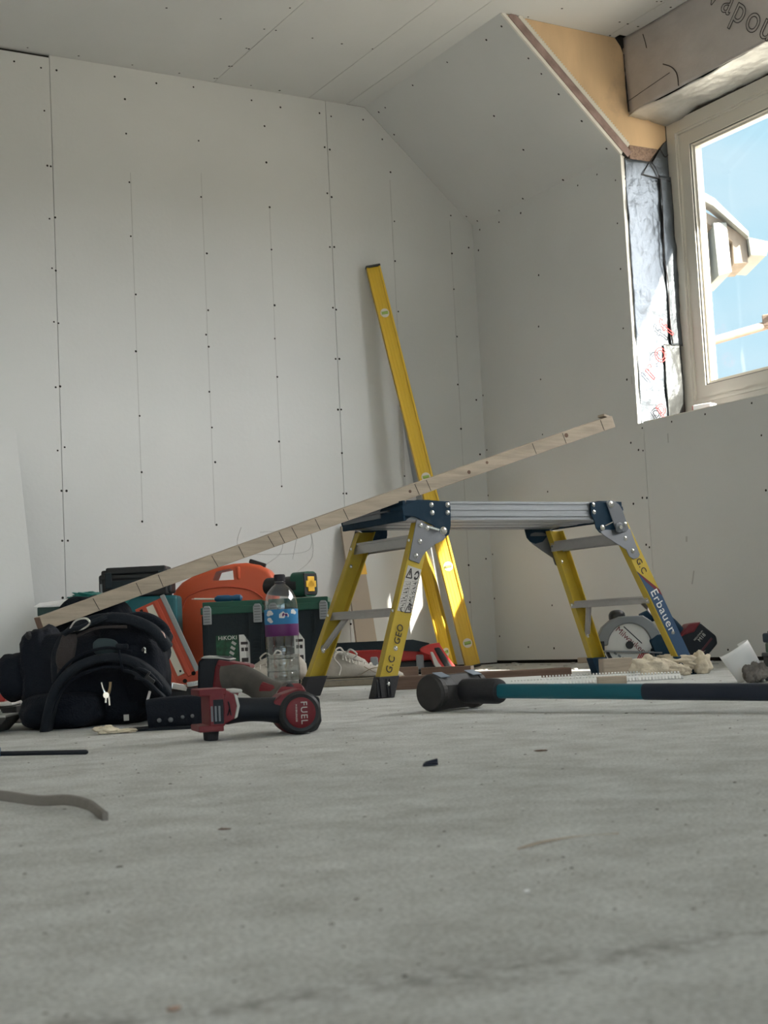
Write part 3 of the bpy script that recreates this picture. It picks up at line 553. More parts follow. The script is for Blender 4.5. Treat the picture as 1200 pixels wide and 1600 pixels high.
MB().prism([(-.362,.462),(-.335,.484),(-.30,.4895),(-.30,.4875),(-.335,.480),(-.357,.462)], (0,-.10,0), (1,0,0), (0,0,1), (0,.20,0)).build('end_grip', M['zinc'], pf, bevel=.001)
nb_ = [(-.357,.468),(-.34,.476),(-.305,.486),(-.268,.486),(-.214,.483),(-.211,.470),(-.213,.423),(-.220,.399),(-.236,.389),(-.251,.394),(-.259,.408),(-.265,.421),(-.319,.444),(-.353,.447)]
hp = [(-.314,.437),(-.279,.424),(-.254,.414),(-.238,.402),(-.231,.392),(-.240,.384),(-.265,.374),(-.293,.358),(-.307,.345),(-.313,.336),(-.320,.325),(-.3495,.336)]
fb = [(.247,.483),(.340,.486),(.352,.470),(.345,.425),(.319,.400),(.292,.394),(.274,.400),(.262,.412),(.256,.435),(.247,.450)]
fh = [(.268,.408),(.276,.424),(.292,.428),(.319,.427),(.383,.409),(.394,.370),(.405,.338),(.398,.329),(.379,.325),(.366,.333),(.358,.352),(.321,.372),(.283,.394)]
fl = [(.297,.484),(.310,.489),(.326,.487),(.343,.476),(.354,.460),(.372,.410),(.363,.402),(.335,.397),(.325,.409)]
for sv in (-1, 1):
    v = sv*.1555; b = MB().prism(nb_, (0,v,0), (1,0,0), (0,0,1), (0,sv*.004,0)).build('bracket', M['navy'], pf, bevel=.0012)
    mb = MB()
    for u, z, r in ((-.27,.474,.0052),(-.221,.474,.0052),(-.269,.454,.0052),(-.222,.454,.0052),(-.237,.408,.0085)): bolt(mb, (u, v+sv*.004, z), (0,sv,0), r)
    mb.build('bolts', M['steel'], b, smooth=True)
    tilt = Vector((0, -sv*.1094, 1)); o = Vector((0, sv*(.2006+.0005), 0))
    h = MB().prism(hp, o, (1,0,0), tilt, (0,sv*.003,0)).build('hinge_plate', M['zinc'], pf, bevel=.001)
    mb = MB()
    for u, z in ((-.305,.422),(-.286,.415),(-.312,.381),(-.328,.345)): bolt(mb, o+Vector((u, sv*.003, 0))+tilt*z, (0,sv,0), .0052)
    mb.cyl((-.285, v, .420), (-.255, v+sv*.012, .409), .004); mb.build('bolts', M['steel'], h, smooth=True)
    b = MB().prism(fb, (0,v,0), (1,0,0), (0,0,1), (0,sv*.004,0)).build('bracket', M['navy'], pf, bevel=.0012)
    mb = MB()
    for u, z, r in ((.256,.476,.0048),(.257,.456,.0048),(.279,.413,.010)): bolt(mb, (u, v+sv*(.009 if r > .009 else .004), z), (0,sv,0), r if r < .009 else .0065)
    mb.build('bolts', M['steel'], b, smooth=True)
    h = MB().prism(fh, o, (1,0,0), tilt, (0,sv*.003,0)).build('hinge_plate', M['zinc'], pf, bevel=.001)
    mb = MB()
    for u, z in ((.360,.383),(.380,.348)): bolt(mb, o+Vector((u, sv*.003, 0))+tilt*z, (0,sv,0), .0055)
    mb.build('bolts', M['steel'], h, smooth=True)
    k = MB().prism(fl, (0,sv*.163,0), (1,0,0), (0,0,1), (0,sv*.003,0)).build('locking_link', M['zinc'], pf, bevel=.001)
    mb = MB(); bolt(mb, (.313, sv*.166, .477), (0,sv,0), .0075); bolt(mb, (.360, sv*.166, .422), (0,sv,0), .005); mb.cyl((.288,sv*.166,.418),(.311,sv*.172,.428),.002)
    mb.cyl((.334,sv*.164,.413),(.334,sv*.178,.413),.006,n=6); mb.build('bolts', M['steel'], k, smooth=True)
    MB().prism([(.322,.400),(.334,.397),(.347,.402),(.345,.424),(.334,.428),(.322,.424)], (0,sv*.166,0), (1,0,0), (0,0,1), (0,sv*.006,0)).build('catch', M['zinc'], k, bevel=.003)
# warning sticker, handwriting, printed band
lg = LEG['near', -1]
def onleg(uo, a, z, lift): return web(uo, -1, a, z, lift)
def legquad(uo, pts, m, name, par, lift=.0008):
    return MB().loft([onleg(uo,a,z,0) for a,z in pts], [onleg(uo,a,z,lift) for a,z in pts]).build(name, m, par)
st = legquad(nu_, [(.12,.322),(.95,.310),(.95,.203),(.10,.210)], M['sticker'], 'warning_sticker', lg)
mb = MB(); rs = random.Random(3)
def lq(pts, lift=.0013): mb.loft([onleg(nu_,a,z,.0008) for a,z in pts], [onleg(nu_,a,z,lift) for a,z in pts])
def lline(p, q, w=.0012):
    d = Vector((q[0]-p[0], (q[1]-p[1])/.051)); nn = Vector((-d.y, d.x)).normalized()*w/.051*.5; lq([(p[0]+nn.x, p[1]+nn.y*.051), (q[0]+nn.x, q[1]+nn.y*.051), (q[0]-nn.x, q[1]-nn.y*.051), (p[0]-nn.x, p[1]-nn.y*.051)])
for p, q in (((.16,.292),(.33,.314)), ((.33,.314),(.50,.289)), ((.16,.292),(.50,.289)), ((.33,.307),(.33,.297))): lline(p, q, .0028)
lq([(.60,.297),(.66,.305),(.78,.308),(.88,.302),(.90,.294),(.84,.286),(.72,.284),(.62,.289),(.66,.294),(.74,.289),(.82,.291),(.84,.297),(.78,.302),(.70,.301),(.66,.297)])
for i in range(7):
    for j in range(2):
        z = .277-i*.0105; a = .14+j*.42; lline((a,z+.004),(a+.36,z+.003),.0006); lline((a+.36,z+.003),(a+.36,z-.006),.0006)
        for k in range(3):
            x = a+.04+rs.random()*.2; y = z-rs.random()*.004; lline((x,y),(x+rs.uniform(.05,.14),y+rs.uniform(-.004,.004)), rs.choice((.0011,.002)))
for p, q in (((.55,.205),(.72,.228)), ((.72,.228),(.90,.204)), ((.55,.205),(.90,.204)), ((.72,.22),(.72,.21))): lline(p, q, .0024)
mb.build('pictograms', M['ink'], st)
def legtext(uo, s, m, size, a, z, par, up=True, name='handwriting', out=0):
    P = onleg(uo, a, z, .0012); D = (onleg(uo, a, z+.05, 0)-onleg(uo, a, z, 0)).normalized(); D = D if up else -D
    nrm = Vector((0,-1,0)); return text(name, s, m, size, P, D, nrm.cross(D), par, depth=.0004, outline=out, space=1.1)
legtext(nu_, 'GEO', M['ink'], .024, .50, .152, lg); legtext(nu_, 'G.C', M['ink'], .025, .42, .080, lg)
lg = LEG['far', -1]
legtext(fu_, 'G.C', M['ink'], .026, .48, .306, lg, False)
band = legquad(fu_, [(.0,.292),(.98,.240),(.98,.053),(.10,.053),(.10,.235)], M['navy_l'], 'printed_band', lg)
t = MB().loft([onleg(fu_,a,z,.0008) for a,z in [(.02,.290),(.98,.239),(.98,.222),(.30,.262)]], [onleg(fu_,a,z,.0014) for a,z in [(.02,.290),(.98,.239),(.98,.222),(.30,.262)]]).build('red_stripe', M['mred'], band)
legtext(fu_, 'Erbauer', M['white'], .037, .50, .180, band, False, 'lettering')
# ---------------------------------------------------------------- batten plank leaning from the bag over the platform
A = Vector((.954,3.16,.215)); B = Vector((2.515,3.02,.7015)); pd = (B-A).normalized(); ps = Vector((0,0,1)).cross(pd).normalized(); pu = pd.cross(ps)
L_ = (B-A).length; R_ = Matrix((pd, ps, pu)).transposed()
bt = thing('timber_batten', A, 0, 'long sawn timber batten propped between the black bag and the work platform', 'timber batten')
mb = MB(); n = 40; H2, W2_ = .0165, .031; prev = None; rows = []
for i in range(n+1):
    s = L_*i/n; bow = .004*math.sin(math.pi*i/n)
    rows.append([mb.bm.verts.new(R_ @ Vector((s, a*W2_, b*H2+bow + .0006*noise.noise(Vector((s*20, a, b)))))) for a, b in ((-1,-1),(1,-1),(1,1),(-1,1))])
for a, b in zip(rows, rows[1:]):
    for i in range(4): mb._f([a[i], a[(i+1)%4], b[(i+1)%4], b[i]])
f1 = mb._f(rows[0][::-1], 1); f2 = mb._f(rows[-1], 2)
mb.build('body', [M['timber'], M['timber_eb'], M['timber_e']], bt, bevel=.0015)
mb = MB()
for s, sk in ((.13,.01),(.235,.006),(.29,.004),(.43,.012),(.50,.008),(.58,.012),(.61,.010),(.645,.010),(.71,.008),(.79,.008),(1.00,.006),(1.035,.006),(1.37,.004),(1.47,.003),(1.60,.004)):
    s_ = s*L_/1.64; bow = .004*math.sin(math.pi*s_/L_); mb.box(R_ @ Vector((s_, -W2_-.0003, bow)), (.0013, .0008, 2*H2-.003), R_ @ Matrix.Rotation(-sk*18, 3, 'Y'))
mb.build('pencil_marks', M['ink'], bt)
mb = MB()
for s, z, r in ((.98,.002,.004),(1.16,-.002,.005),(1.22,.006,.004),(1.48,.004,.006)): mb.cyl(R_ @ Vector((s,-W2_-.0004,z+.003)), R_ @ Vector((s,-W2_+.001,z+.003)), r, n=14)
mb.build('knots', M['timber_b'], bt)
MB().box(R_ @ Vector((L_-.012,-.01,.020)), (.02,.03,.006), R_ @ Matrix.Rotation(.6,3,'Y')).build('splinter', M['timber_e'], bt)
# ---------------------------------------------------------------- spirit levels and straight edge leaning in the corner
def leaning(name, label, cat, foot, head, w, th, m, facev, group=None):
    foot = Vector(foot); head = Vector(head); d = (head-foot).normalized(); x = Vector(facev); x = (x-d*x.dot(d)).normalized(); y = d.cross(x)   # x across the face, y = depth
    R_ = Matrix((x, y, d)).transposed(); return thing(name, foot, 0, label, cat, group), R_, (head-foot).length
def level(foot, head, w, th, label, vials, fx, cross=True):
    t, R_, L_ = leaning('spirit_level', label, 'spirit level', foot, head, w, th, None, fx)
    P = lambda a, b, c: R_ @ Vector((a, b, c)); mb = MB()
    h = th/2
    mb.box(P(0,0,L_/2), (w, th*.55, L_-.016), R_)
    for a in (-1, 1): mb.box(P(a*(w/2-.004),0,L_/2), (.008, th, L_-.016), R_)
    for a in (-.22, .0, .22): mb.box(P(a*w,0,L_/2), (.003, th*.62, L_-.016), R_)
    b = mb.build('body', M['lvl'], t, bevel=.0008)
    for c in (.004, L_-.004): MB().box(P(0,0,c), (w+.002, th+.003, .010), R_).build('end_cap', M['black'], t, bevel=.002)
    for c in vials:
        v = MB().cyl(P(0,-th*.36,c), P(0,th*.36,c), .019, n=28).build('vial_ring', M['cream'], t, smooth=True)
        MB().cyl(P(-.013,-th*.37,c), P(.013,-th*.37,c), .0065, n=12).build('vial', mat('vial_green', (.35,.50,.12), .2), v, smooth=True)
    return t
FX = Vector((.80,-.60,0))
FX = Vector((.93,-.36,0))
level((3.205,4.775,.001), (3.000,5.062,1.70), .060, .026, 'long yellow spirit level leaning in the corner', (.10,.42,.80,1.52), FX)
level((3.115,4.80,.001), (3.150,5.055,.57), .055, .024, 'short yellow spirit level beside the foot of the long one', (.07,.55), Vector((.30,-.95,0)))
t, R_, L_ = leaning('straight_edge', 'thin grey straight edge leaning behind the long yellow level', 'straight edge', (3.175,4.90,.001), (3.128,5.082,1.115), .05, .01, None, Vector((.5,-.86,0)))
MB().box(R_ @ Vector((0,0,L_/2)), (.028,.012,L_-.004), R_).build('blade', M['alu'], t, bevel=.002)
mb = MB()
for c in (.001, L_-.001): mb.box(R_ @ Vector((0,0,c)), (.030,.014,.004), R_)
mb.build('end_cap', M['black'], t)
# plasterboard sheet leaning far left, narrow tan strip and yellow packet behind platform
mb = MB(); mb.loft([(.45,4.82,.0),(1.468,4.82,.0),(1.468,4.8325,.0),(.45,4.8325,.0)], [(.45,5.075,.972),(1.468,5.075,.966),(1.468,5.0875,.966),(.45,5.0875,.972)])
tag(mb.build('plasterboard_sheet', [M['board']], bevel=.001), 'pale plasterboard sheet leaning on the gable wall at the far left', 'plasterboard')
mb = MB(); mb.loft([(2.775,4.93,0),(2.872,4.93,0),(2.872,4.9425,0),(2.775,4.9425,0)], [(2.795,5.07,.60),(2.875,5.07,.60),(2.875,5.0825,.60),(2.795,5.0825,.60)])
off_ = tag(mb.build('tan_strip', [mat('plain_tan', (.40,.34,.27), .85)], bevel=.001), 'narrow tan strip leaning on the wall behind the near platform legs', 'offcut')
mb = MB().box((2.84,5.030,.425), (.075,.006,.055), (-.23,0,0)); st_ = mb.build('sticker', M['yel2'], off_, bevel=.001); st_['label'] = 'bright yellow sticker'
# ---------------------------------------------------------------- tool cases against the gable wall
def basis(ax):      # ax = direction of the front face's width in the floor plane
    x = Vector((ax[0], ax[1], 0)).normalized(); return Matrix((x, Vector((0,0,1)).cross(x), Vector((0,0,1)))).transposed()
def rz_of(ax): return math.atan2(ax[1], ax[0])
def hikoki(loc, rz, label, tagx, withpic, par_group=None):
    # origin: front-left bottom corner; x along the front, y into depth
    t = thing('tool_case', loc, rz, label, 'tool case', par_group); w, d, h = .207, .27, .288
    mb = MB().span((.012,.006,0),(w-.012,d,h-.04)); mb.span((0,.012,.01),(.02,d-.006,h-.045)); mb.span((w-.02,.012,.01),(w,d-.006,h-.045))
    for k in range(14): mb.span((w-.040,.002,.012+k*.012),(w-.016,.008,.018+k*.012))
    for k in range(3): mb.span((w-.062+k*.004,.003,.01),(w-.060+k*.004,.008,h-.05))
    mb.span((.008,.002,.01),(.022,.008,h-.045)); mb.build('body', M['case'], t, bevel=.003)
    MB().span((-.002,0,h-.042),(w+.002,d+.002,h-.018)).span((.004,.006,h-.02),(w-.004,d-.004,h)).build('lid', M['green'], t, bevel=.003)
    for x in (.006, w-.034):
        l = MB().prism([(0,0),(.028,0),(.028,.052),(.022,.062),(.006,.062),(0,.052)], (x,-.007,h-.075), (1,0,0), (0,0,1), (0,.010,0)).build('latch', M['latch'], t, bevel=.002)
        mb = MB(); [mb.span((x+.004,-.0085,h-.068+k*.009),(x+.024,-.006,h-.065+k*.009)) for k in range(6)]; mb.build('latch_ridges', M['zinc'], l)
    if withpic:
        a = MB().span((.045,.0045,.075),(.118,.0065,.175)).build('picture_label', mat('case_label_green', (.015,.10,.05), .4, var=.7, vscale=60), t)
        text('lettering', 'HiKOKI', M['white'], .019, (.084,.0035,.166), (1,0,0), (0,0,1), a)
        mb = MB(); [mb.box((.092+k*.004,.004,.10+k*.016),(.016,.001,.009),(0,.6,0)) for k in range(4)]; mb.build('battery_icons', M['pale'], a)
    x = tagx; g = MB().prism([(0,0),(.034,0),(.034,.074),(.016,.100),(0,.100)], (x,.0035,.075), (1,0,0), (0,0,1), (0,.002,0)).build('white_tag', M['white'], t)
    mb = MB(); mb.span((x+.005,.0025,.142),(x+.029,.004,.151)); mb.span((x+.006,.0025,.120),(x+.015,.004,.132)); mb.span((x+.018,.0025,.120),(x+.027,.004,.132)); mb.span((x+.006,.0025,.084),(x+.029,.004,.098))
    mb.build('tag_print', M['ink'], g); return t
hikoki((1.871,4.385,0), rz_of((.862,-.507)), 'dark case with green lid and green picture label, half behind the water bottle', .122, True)
hikoki((2.060,4.274,0), rz_of((.862,-.507)), 'dark case with green lid and white tag, right of the water bottle', .085, False)
# green cordless tool without battery lying on the right case
ct = thing('cordless_tool', (2.225,4.29,.290), rz_of((.62,-.78)), 'green and black cordless tool with open yellow battery socket lying on the case', 'power tool')
MB().tube([(-.14,.03,.04),(-.10,.02,.036),(-.05,.005,.034),(-.02,0,.034)], lambda s: .024+.008*s, 16).build('body', M['black'], ct, smooth=True)
pr = rrect(2.0, 1.7, .5)
MB().tube([(-.035,.005,.037),(-.01,-.003,.037),(.012,-.010,.037)], .031, prof=rrect(1.9,2.3,.55), sub=2, up=(0,0,1)).build('battery_socket', M['green'], ct, smooth=True)
SX = Vector((.030,-.010,0)).normalized()
c = Vector((.0125,-.0125,.037)); yv = Vector((-SX.y, SX.x, 0))
q = MB().box(c-yv*0, (.052,.004,.060), Matrix((yv, SX, Vector((0,0,1)))).transposed()).build('socket_recess', M['black'], ct, bevel=.001)
mb = MB(); R_ = Matrix((yv, SX, Vector((0,0,1)))).transposed(); mb.box(c+SX*.003, (.026,.004,.042), R_); mb.box(c+SX*.003, (.040,.004,.018), R_); mb.build('contact_plate', M['yel2'], ct, bevel=.001)
ct.scale = (1.2,1.2,1.2)
# small screwdriver on the left case
sd = thing('screwdriver', (1.99,4.43,.300), rz_of((.82,-.57)), 'small blue screwdriver with pale blade on top of the tool cases', 'screwdriver')
MB().lathe([(.004,0),(.011,.006),(.012,.02),(.009,.035),(.012,.05),(.012,.085),(.006,.095)], (.05,0,0), (-1,0,.0), 16).build('handle', M['bluehandle'], sd, smooth=True)
MB().cyl((-.045,0,0),(-.115,0,.004),.003).box((-.118,0,.004),(.012,.008,.002)).build('blade', M['cream'], sd)
# orange carry case
oc = thing('carry_case', (1.905,4.755,0), rz_of((.83,-.56)), 'large orange plastic carry case with arched top and handle hole', 'carry case')
w = .385
mb = MB().prism([(0,0),(w,0),(w,.33),(.383,.372),(.36,.402),(.33,.420),(.285,.430),(.24,.430),(.17,.420),(.10,.398),(.05,.372),(.018,.340),(0,.29)], (0,0,0), (1,0,0), (0,0,1), (0,.12,0))
ob = mb.build('body', M['orange'], oc, bevel=.016, seg=4)
cut = MB().prism([(.160,.372),(.238,.372),(.236,.406),(.225,.412),(.175,.404)], (0,-.05,0), (1,0,0), (0,0,1), (0,.3,0)).build('cut', M['orange'], oc)
bo_ = ob.modifiers.new('hole', 'BOOLEAN'); bo_.operation = 'DIFFERENCE'; bo_.object = cut; bo_.solver = 'EXACT'
bpy.context.view_layer.update(); me_ = bpy.data.meshes.new_from_object(ob.evaluated_get(bpy.context.evaluated_depsgraph_get())); ob.modifiers.clear(); ob.data = me_; bpy.data.objects.remove(cut)
for p in me_.polygons: p.use_smooth = True
me_.set_sharp_from_angle(angle=math.radians(35))
MB().span((.248,-.006,.372),(.262,.02,.418)).build('handle_post', M['orange'], oc, bevel=.006)
mb = MB(); mb.tube([(.05,-.001,.28),(.07,-.001,.318),(.13,-.001,.342),(.22,-.001,.347),(.30,-.001,.330),(.34,-.001,.30)], .0025, 6); mb.build('moulded_seam', M['orange_d'], oc)
MB().box((.318,.05,.428),(.06,.03,.016),(0,.35,0)).build('latch', M['black'], oc, bevel=.004)
# teal case with dark case on top
tc_ = thing('tool_case', (1.582,4.693,0), rz_of((.86,-.51)), 'teal tool case with dark latch under the black case', 'tool case')
MB().span((0,0,0),(.31,.12,.322)).build('body', M['mak'], tc_, bevel=.012, seg=3)
l = MB().span((.235,-.009,.185),(.287,.004,.290)).build('latch', M['black'], tc_, bevel=.006); MB().span((.245,-.012,.20),(.277,-.007,.27)).build('latch_tab', M['case'], l, bevel=.004)
dc = thing('tool_case', (1.616,4.671,.3225), rz_of((.86,-.51)), 'black tool case standing on top of the teal case', 'tool case')
MB().span((.012,.004,0),(.238,.12,.094)).span((0,.02,.008),(.25,.115,.08)).build('body', M['black'], dc, bevel=.008, seg=3)
MB().span((.006,0,.060),(.244,.125,.078)).span((.03,-.004,.078),(.235,.125,.102)).build('lid', M['black'], dc, bevel=.006, seg=3)
MB().span((.045,-.006,.02),(.20,.002,.056)).build('front_panel', M['case'], dc, bevel=.006)
for x in (.028,.21): MB().span((x,-.010,.03),(x+.022,.003,.085)).build('latch', M['case'], dc, bevel=.003)
MB().span((.010,-.004,.0),(.017,.004,.048)).build('grey_strip', M['latch'], dc, bevel=.001)
# dark green crate behind the bag with papers and packet
cr_ = thing('crate', (1.386,4.590,0), rz_of((.86,-.51)), 'dark green crate behind the black bag at the left', 'crate')
MB().span((0,0,0),(.25,.12,.268)).build('body', M['case'], cr_, bevel=.006); MB().span((-.004,-.004,.268),(.254,.124,.296)).span((.0,-.006,.2),(.03,0,.27)).build('rim', mat('crate_rim', (.02,.05,.045), .5), cr_, bevel=.004)
mb = MB().box((1.47,4.60,.309),(.17,.09,.002),(.16,-.03,-.53)).box((1.51,4.575,.316),(.20,.08,.002),(.2,-.09,-.50)); tag(mb.build('paper_sheet', M['paper']), 'white paper sheets lying on the dark green crate', 'paper')
tag(MB().blob((1.575,4.545,.316),(.16,.12,.04),(0,.1,-.5),.5,3,4,.7).floor_at(.297).build('packet', M['tealbag'], smooth=True), 'crumpled teal packet on the dark green crate', 'packet')
tag(MB().box((1.58,4.56,.325),(.09,.08,.003),(.1,-.35,-.4)).build('paper_scrap', M['pale']), 'pale card scrap propped on the teal packet', 'paper')
# red-orange guide rail leaning behind the bag
gd = thing('cutting_guide', (1.50,3.66,.0), 0, 'orange-red guide with cream scale and aluminium edge leaning behind the bag', 'guide')
gb = Vector((1.523,3.650,.058)); gt = Vector((1.477,3.779,.278)); d = (gt-gb).normalized(); x = Vector((.86,-.51,0)); x = (x-d*x.dot(d)).normalized(); R_ = Matrix((x, d.cross(x), d)).transposed(); L_ = (gt-gb).length
P = lambda a,b,c: gb + R_ @ Vector((a,b,c)) - gd.location
mb = MB().box(P(-.02,0,L_/2),(.085,.016,L_),R_).box(P(-.002,-.008,L_/2),(.012,.012,L_*.96),R_).box(P(-.058,.0,.04),(.03,.02,.08),R_).box(P(.0,0,.0),(.07,.022,.03),R_)
b = mb.build('body', M['orange_d'], gd, bevel=.002)
MB().box(P(-.022,-.0095,L_*.52),(.020,.004,L_*.88),R_).build('scale', M['cream'], gd)
MB().box(P(.022,-.002,L_*.53),(.014,.020,L_*.98),R_).build('aluminium_edge', M['alu'], gd, bevel=.002)
MB().box(P(-.048,-.008,.075),(.008,.004,.075),R_).box(P(-.048,-.008,.235),(.008,.004,.03),R_).build('slots', M['hole'], gd)
MB().lathe([(.003,0),(.003,.003)], P(-.020,-.0117,.030), R_ @ Vector((0,-1,0)), 14).lathe([(.006,0),(.006,.001)], P(.010,-.0125,.008), R_ @ Vector((0,-1,0)), 14).lathe([(.006,0),(.006,.001)], P(-.02,-.0125,-.002), R_ @ Vector((0,-1,0)), 14).build('rivets', M['hole'], gd)
MB().span((-.14,-.09,0),(.03,.05,.035)).build('foot', M['black'], gd, bevel=.006)
MB().box((-.055,-.095,.042),(.05,.02,.018),(0,.2,.2)).box((-.005,-.105,.048),(.05,.022,.014),(0,-.1,-.4)).build('clamp', M['steel'], gd, bevel=.003)
MB().lathe([(.006,-.006),(.034,-.006),(.034,.006),(.006,.006)], (-.125,-.10,.055), (.8,-.3,.2), 26).build('orange_wheel', M['orange_d'], gd, smooth=True)
# ---------------------------------------------------------------- water bottle
bo = thing('water_bottle', (1.83,3.705,0), 0, 'large clear plastic water bottle with blue and purple label', 'bottle')
R0 = .0475
prof = [(.030,.0),(.042,.002),(.046,.012),(.044,.028),(.0475,.034),(.0475,.062),(.0455,.066),(.0475,.070),(.047,.10),(.0445,.106),(.047,.112),(.047,.135),(.0455,.140),(.0475,.146),(.0475,.172),(.0485,.176)]
prof2 = [(.0485,.262),(.0478,.275),(.044,.295),(.036,.315),(.024,.330),(.016,.337),(.0135,.342),(.0135,.356)]
mb = MB().lathe(prof+[(.0485,.20),(.0485,.24)]+prof2, (0,0,0), n=40)
bm_ = mb.bm
for v in bm_.verts:
    if .05 < v.co.z < .17:
        k = 1+.012*noise.noise(Vector((v.co.x*60, v.co.y*60, v.co.z*60))); v.co.x *= k; v.co.y *= k
mb.build('bottle_body', M['pet'], bo, smooth=True, ang=60)
MB().lathe([(.0445,.004),(.0455,.03),(.0455,.06),(.0445,.10),(.045,.118)], (0,0,0), n=32).build('water_sheen', M['pet'], bo, smooth=True)
mb = MB()
for z in (.033,.067,.106,.140,.174,.2635): mb.lathe([(R0-.0005,z-.0012),(R0+.0012,z),(R0-.0005,z+.0012)], (0,0,0), n=40)
mb.build('ribs', M['pet'], bo, smooth=True)
MB().lathe([(.0142,.340),(.0165,.341),(.0165,.3435),(.0142,.3445)], (0,0,0), n=24).build('neck_ring', M['cap'], bo, smooth=True)
mb = MB().lathe([(.0150,.347),(.0158,.348),(.0158,.366),(.0145,.3685),(.001,.3685)], (0,0,0), n=28)
for k in range(28):
    a = 2*math.pi*k/28; mb.box((.0158*math.cos(a),.0158*math.sin(a),.357),(.0012,.0012,.016),(0,0,a))
mb.build('cap', M['cap'], bo)
lb = MB().lathe([(.0488,.212),(.0490,.213),(.0490,.258),(.0488,.259)], (0,0,0), n=44).build('blue_label', M['lblue'], bo, smooth=True)
MB().lathe([(.0488,.176),(.0490,.177),(.0490,.212),(.0488,.213)], (0,0,0), n=44).build('purple_label', M['lpurp'], bo, smooth=True)
def onb(phi, z, r=.0493): return Vector((r*math.cos(phi), r*math.sin(phi), z))
f0 = math.atan2(-3.705,-1.83)
mb = MB()
def bpatch(pts, r=.0494): mb.loft([onb(f0+a/.049, z, .0489) for a,z in pts], [onb(f0+a/.049, z, r) for a,z in pts])
bpatch([(-.006,.232),(.006,.231),(.022,.234),(.023,.240),(.018,.247),(.012,.246),(.006,.252),(-.001,.247),(-.006,.243)])
for a,z,r in ((-.036,.250,.010),(-.030,.246,.007),(-.041,.244,.008),(-.038,.228,.009),(-.032,.222,.007),(.038,.252,.008),(.044,.247,.008),(.034,.247,.005)):
    bpatch([(a+r*math.cos(t*math.pi/5), z+r*.7*math.sin(t*math.pi/5)) for t in range(10)])
mb.build('label_clouds', M['white'], lb)
mb = MB(); bpatch([(.003,.236),(.018,.238),(.019,.241),(.014,.245),(.010,.243),(.007,.248),(.003,.243)], .0497); mb.build('label_crest', M['lpurp'], lb)
bo.scale = (1,1,.925)
# ---------------------------------------------------------------- white trainers
def shoe(loc, rz, label):
    t = thing('trainer', loc, rz, label, 'shoe', None)
    # heel at x=0, toe at x=.28
    secs = [(0,.026,.02,.075),(.015,.034,.004,.095),(.05,.037,.003,.100),(.085,.037,.003,.096),(.12,.039,.003,.088),(.15,.042,.003,.076),(.18,.045,.003,.062),(.21,.046,.003,.053),(.24,.043,.004,.047),(.265,.033,.006,.040),(.28,.016,.012,.030)]
    mb = MB(); rows = []
    for x, w, z0, z1 in secs:
        z0 = max(z0, .022); row = []
        for i in range(20):
            a = 2*math.pi*i/20; cy = math.cos(a); cz = math.sin(a); zz = (z0+z1)/2+(z1-z0)/2*(abs(cz)**.8)*(1 if cz > 0 else -1)
            ww = w*(abs(cy)**.7)*(1 if cy > 0 else -1)*(1-.35*max(0,(zz-z0)/(z1-z0+1e-6))**1.5)
            row.append(mb.bm.verts.new((x+.002*noise.noise(Vector((x*40,i,0))), ww, zz+.0015*noise.noise(Vector((x*60,i,3))))))
        rows.append(row)
    for a, b in zip(rows, rows[1:]):
        for i in range(20): mb._f([a[i],a[(i+1)%20],b[(i+1)%20],b[i]])
    mb._f(rows[0]); mb._f(rows[-1]); mb.build('upper', M['shoe'], t, smooth=True, ang=70)
    so_ = [(0,.030),(.02,.038),(.08,.037),(.13,.039),(.19,.047),(.23,.046),(.265,.036),(.285,.016)]
    pts = [(x, w) for x, w in so_]+[(x, -w) for x, w in so_[::-1]]
    s = MB().loft([(x,y,0) for x,y in pts], [(x*1.005-.001,y*1.03,.024) for x,y in pts]).build('sole', M['sole'], t, bevel=.004, seg=3)
    MB().loft([(x*1.006-.002,y*1.045,.0185) for x,y in pts], [(x*1.006-.002,y*1.045,.021) for x,y in pts]).build('sole_line', M['strapg'], s)
    MB().blob((.125,0,.082),(.11,.045,.03),(0,.42,0),.1).build('tongue', M['shoe'], t, smooth=True)
    MB().lathe([(.026,0),(.031,.002),(.031,.010),(.026,.012)], (.048,0,.092), (.12,0,1), 24).build('collar', M['shoe'], t, smooth=True)
    mb = MB()
    for k in range(6):
        x = .095+k*.020; z = .094-k*.0085; mb.tube([(x,-.030,z-.014),(x+.004,-.012,z+.005),(x+.010,.012,z+.003),(x+.014,.030,z-.016)], .0028, 6); mb.tube([(x+.012,-.030,z-.018),(x+.006,-.010,z+.004),(x,.026,z-.010)], .0028, 6)
    mb.tube([(.105,-.012,.096),(.085,-.030,.105),(.07,-.036,.088),(.088,-.040,.06),(.082,-.043,.035)], .0028, 6); mb.tube([(.105,-.012,.096),(.12,-.035,.112),(.14,-.042,.096),(.125,-.036,.082)], .0028, 6)
    mb.tube([(.105,-.008,.096),(.09,-.012,.118),(.075,-.022,.11),(.095,-.02,.096)], .0028, 6); mb.blob((.105,-.018,.098),(.018,.016,.014),None,.3); mb.build('laces', M['lace'], t, smooth=True)
    mb = MB(); mb.tube([(.14,-.041,.028),(.18,-.046,.050),(.215,-.040,.052)], .0015, 5); mb.tube([(.16,-.043,.058),(.20,-.043,.036),(.24,-.042,.034)], .0012, 5); mb.build('stitching', M['sole'], t); return t
shoe((2.04,3.93,0), rz_of((.86,-.48)), 'worn white lace-up trainer behind the near platform legs, toe pointing right')
shoe((2.07,4.03,0), rz_of((-.86,.30)), 'worn white trainer behind the water bottle, toe pointing left')
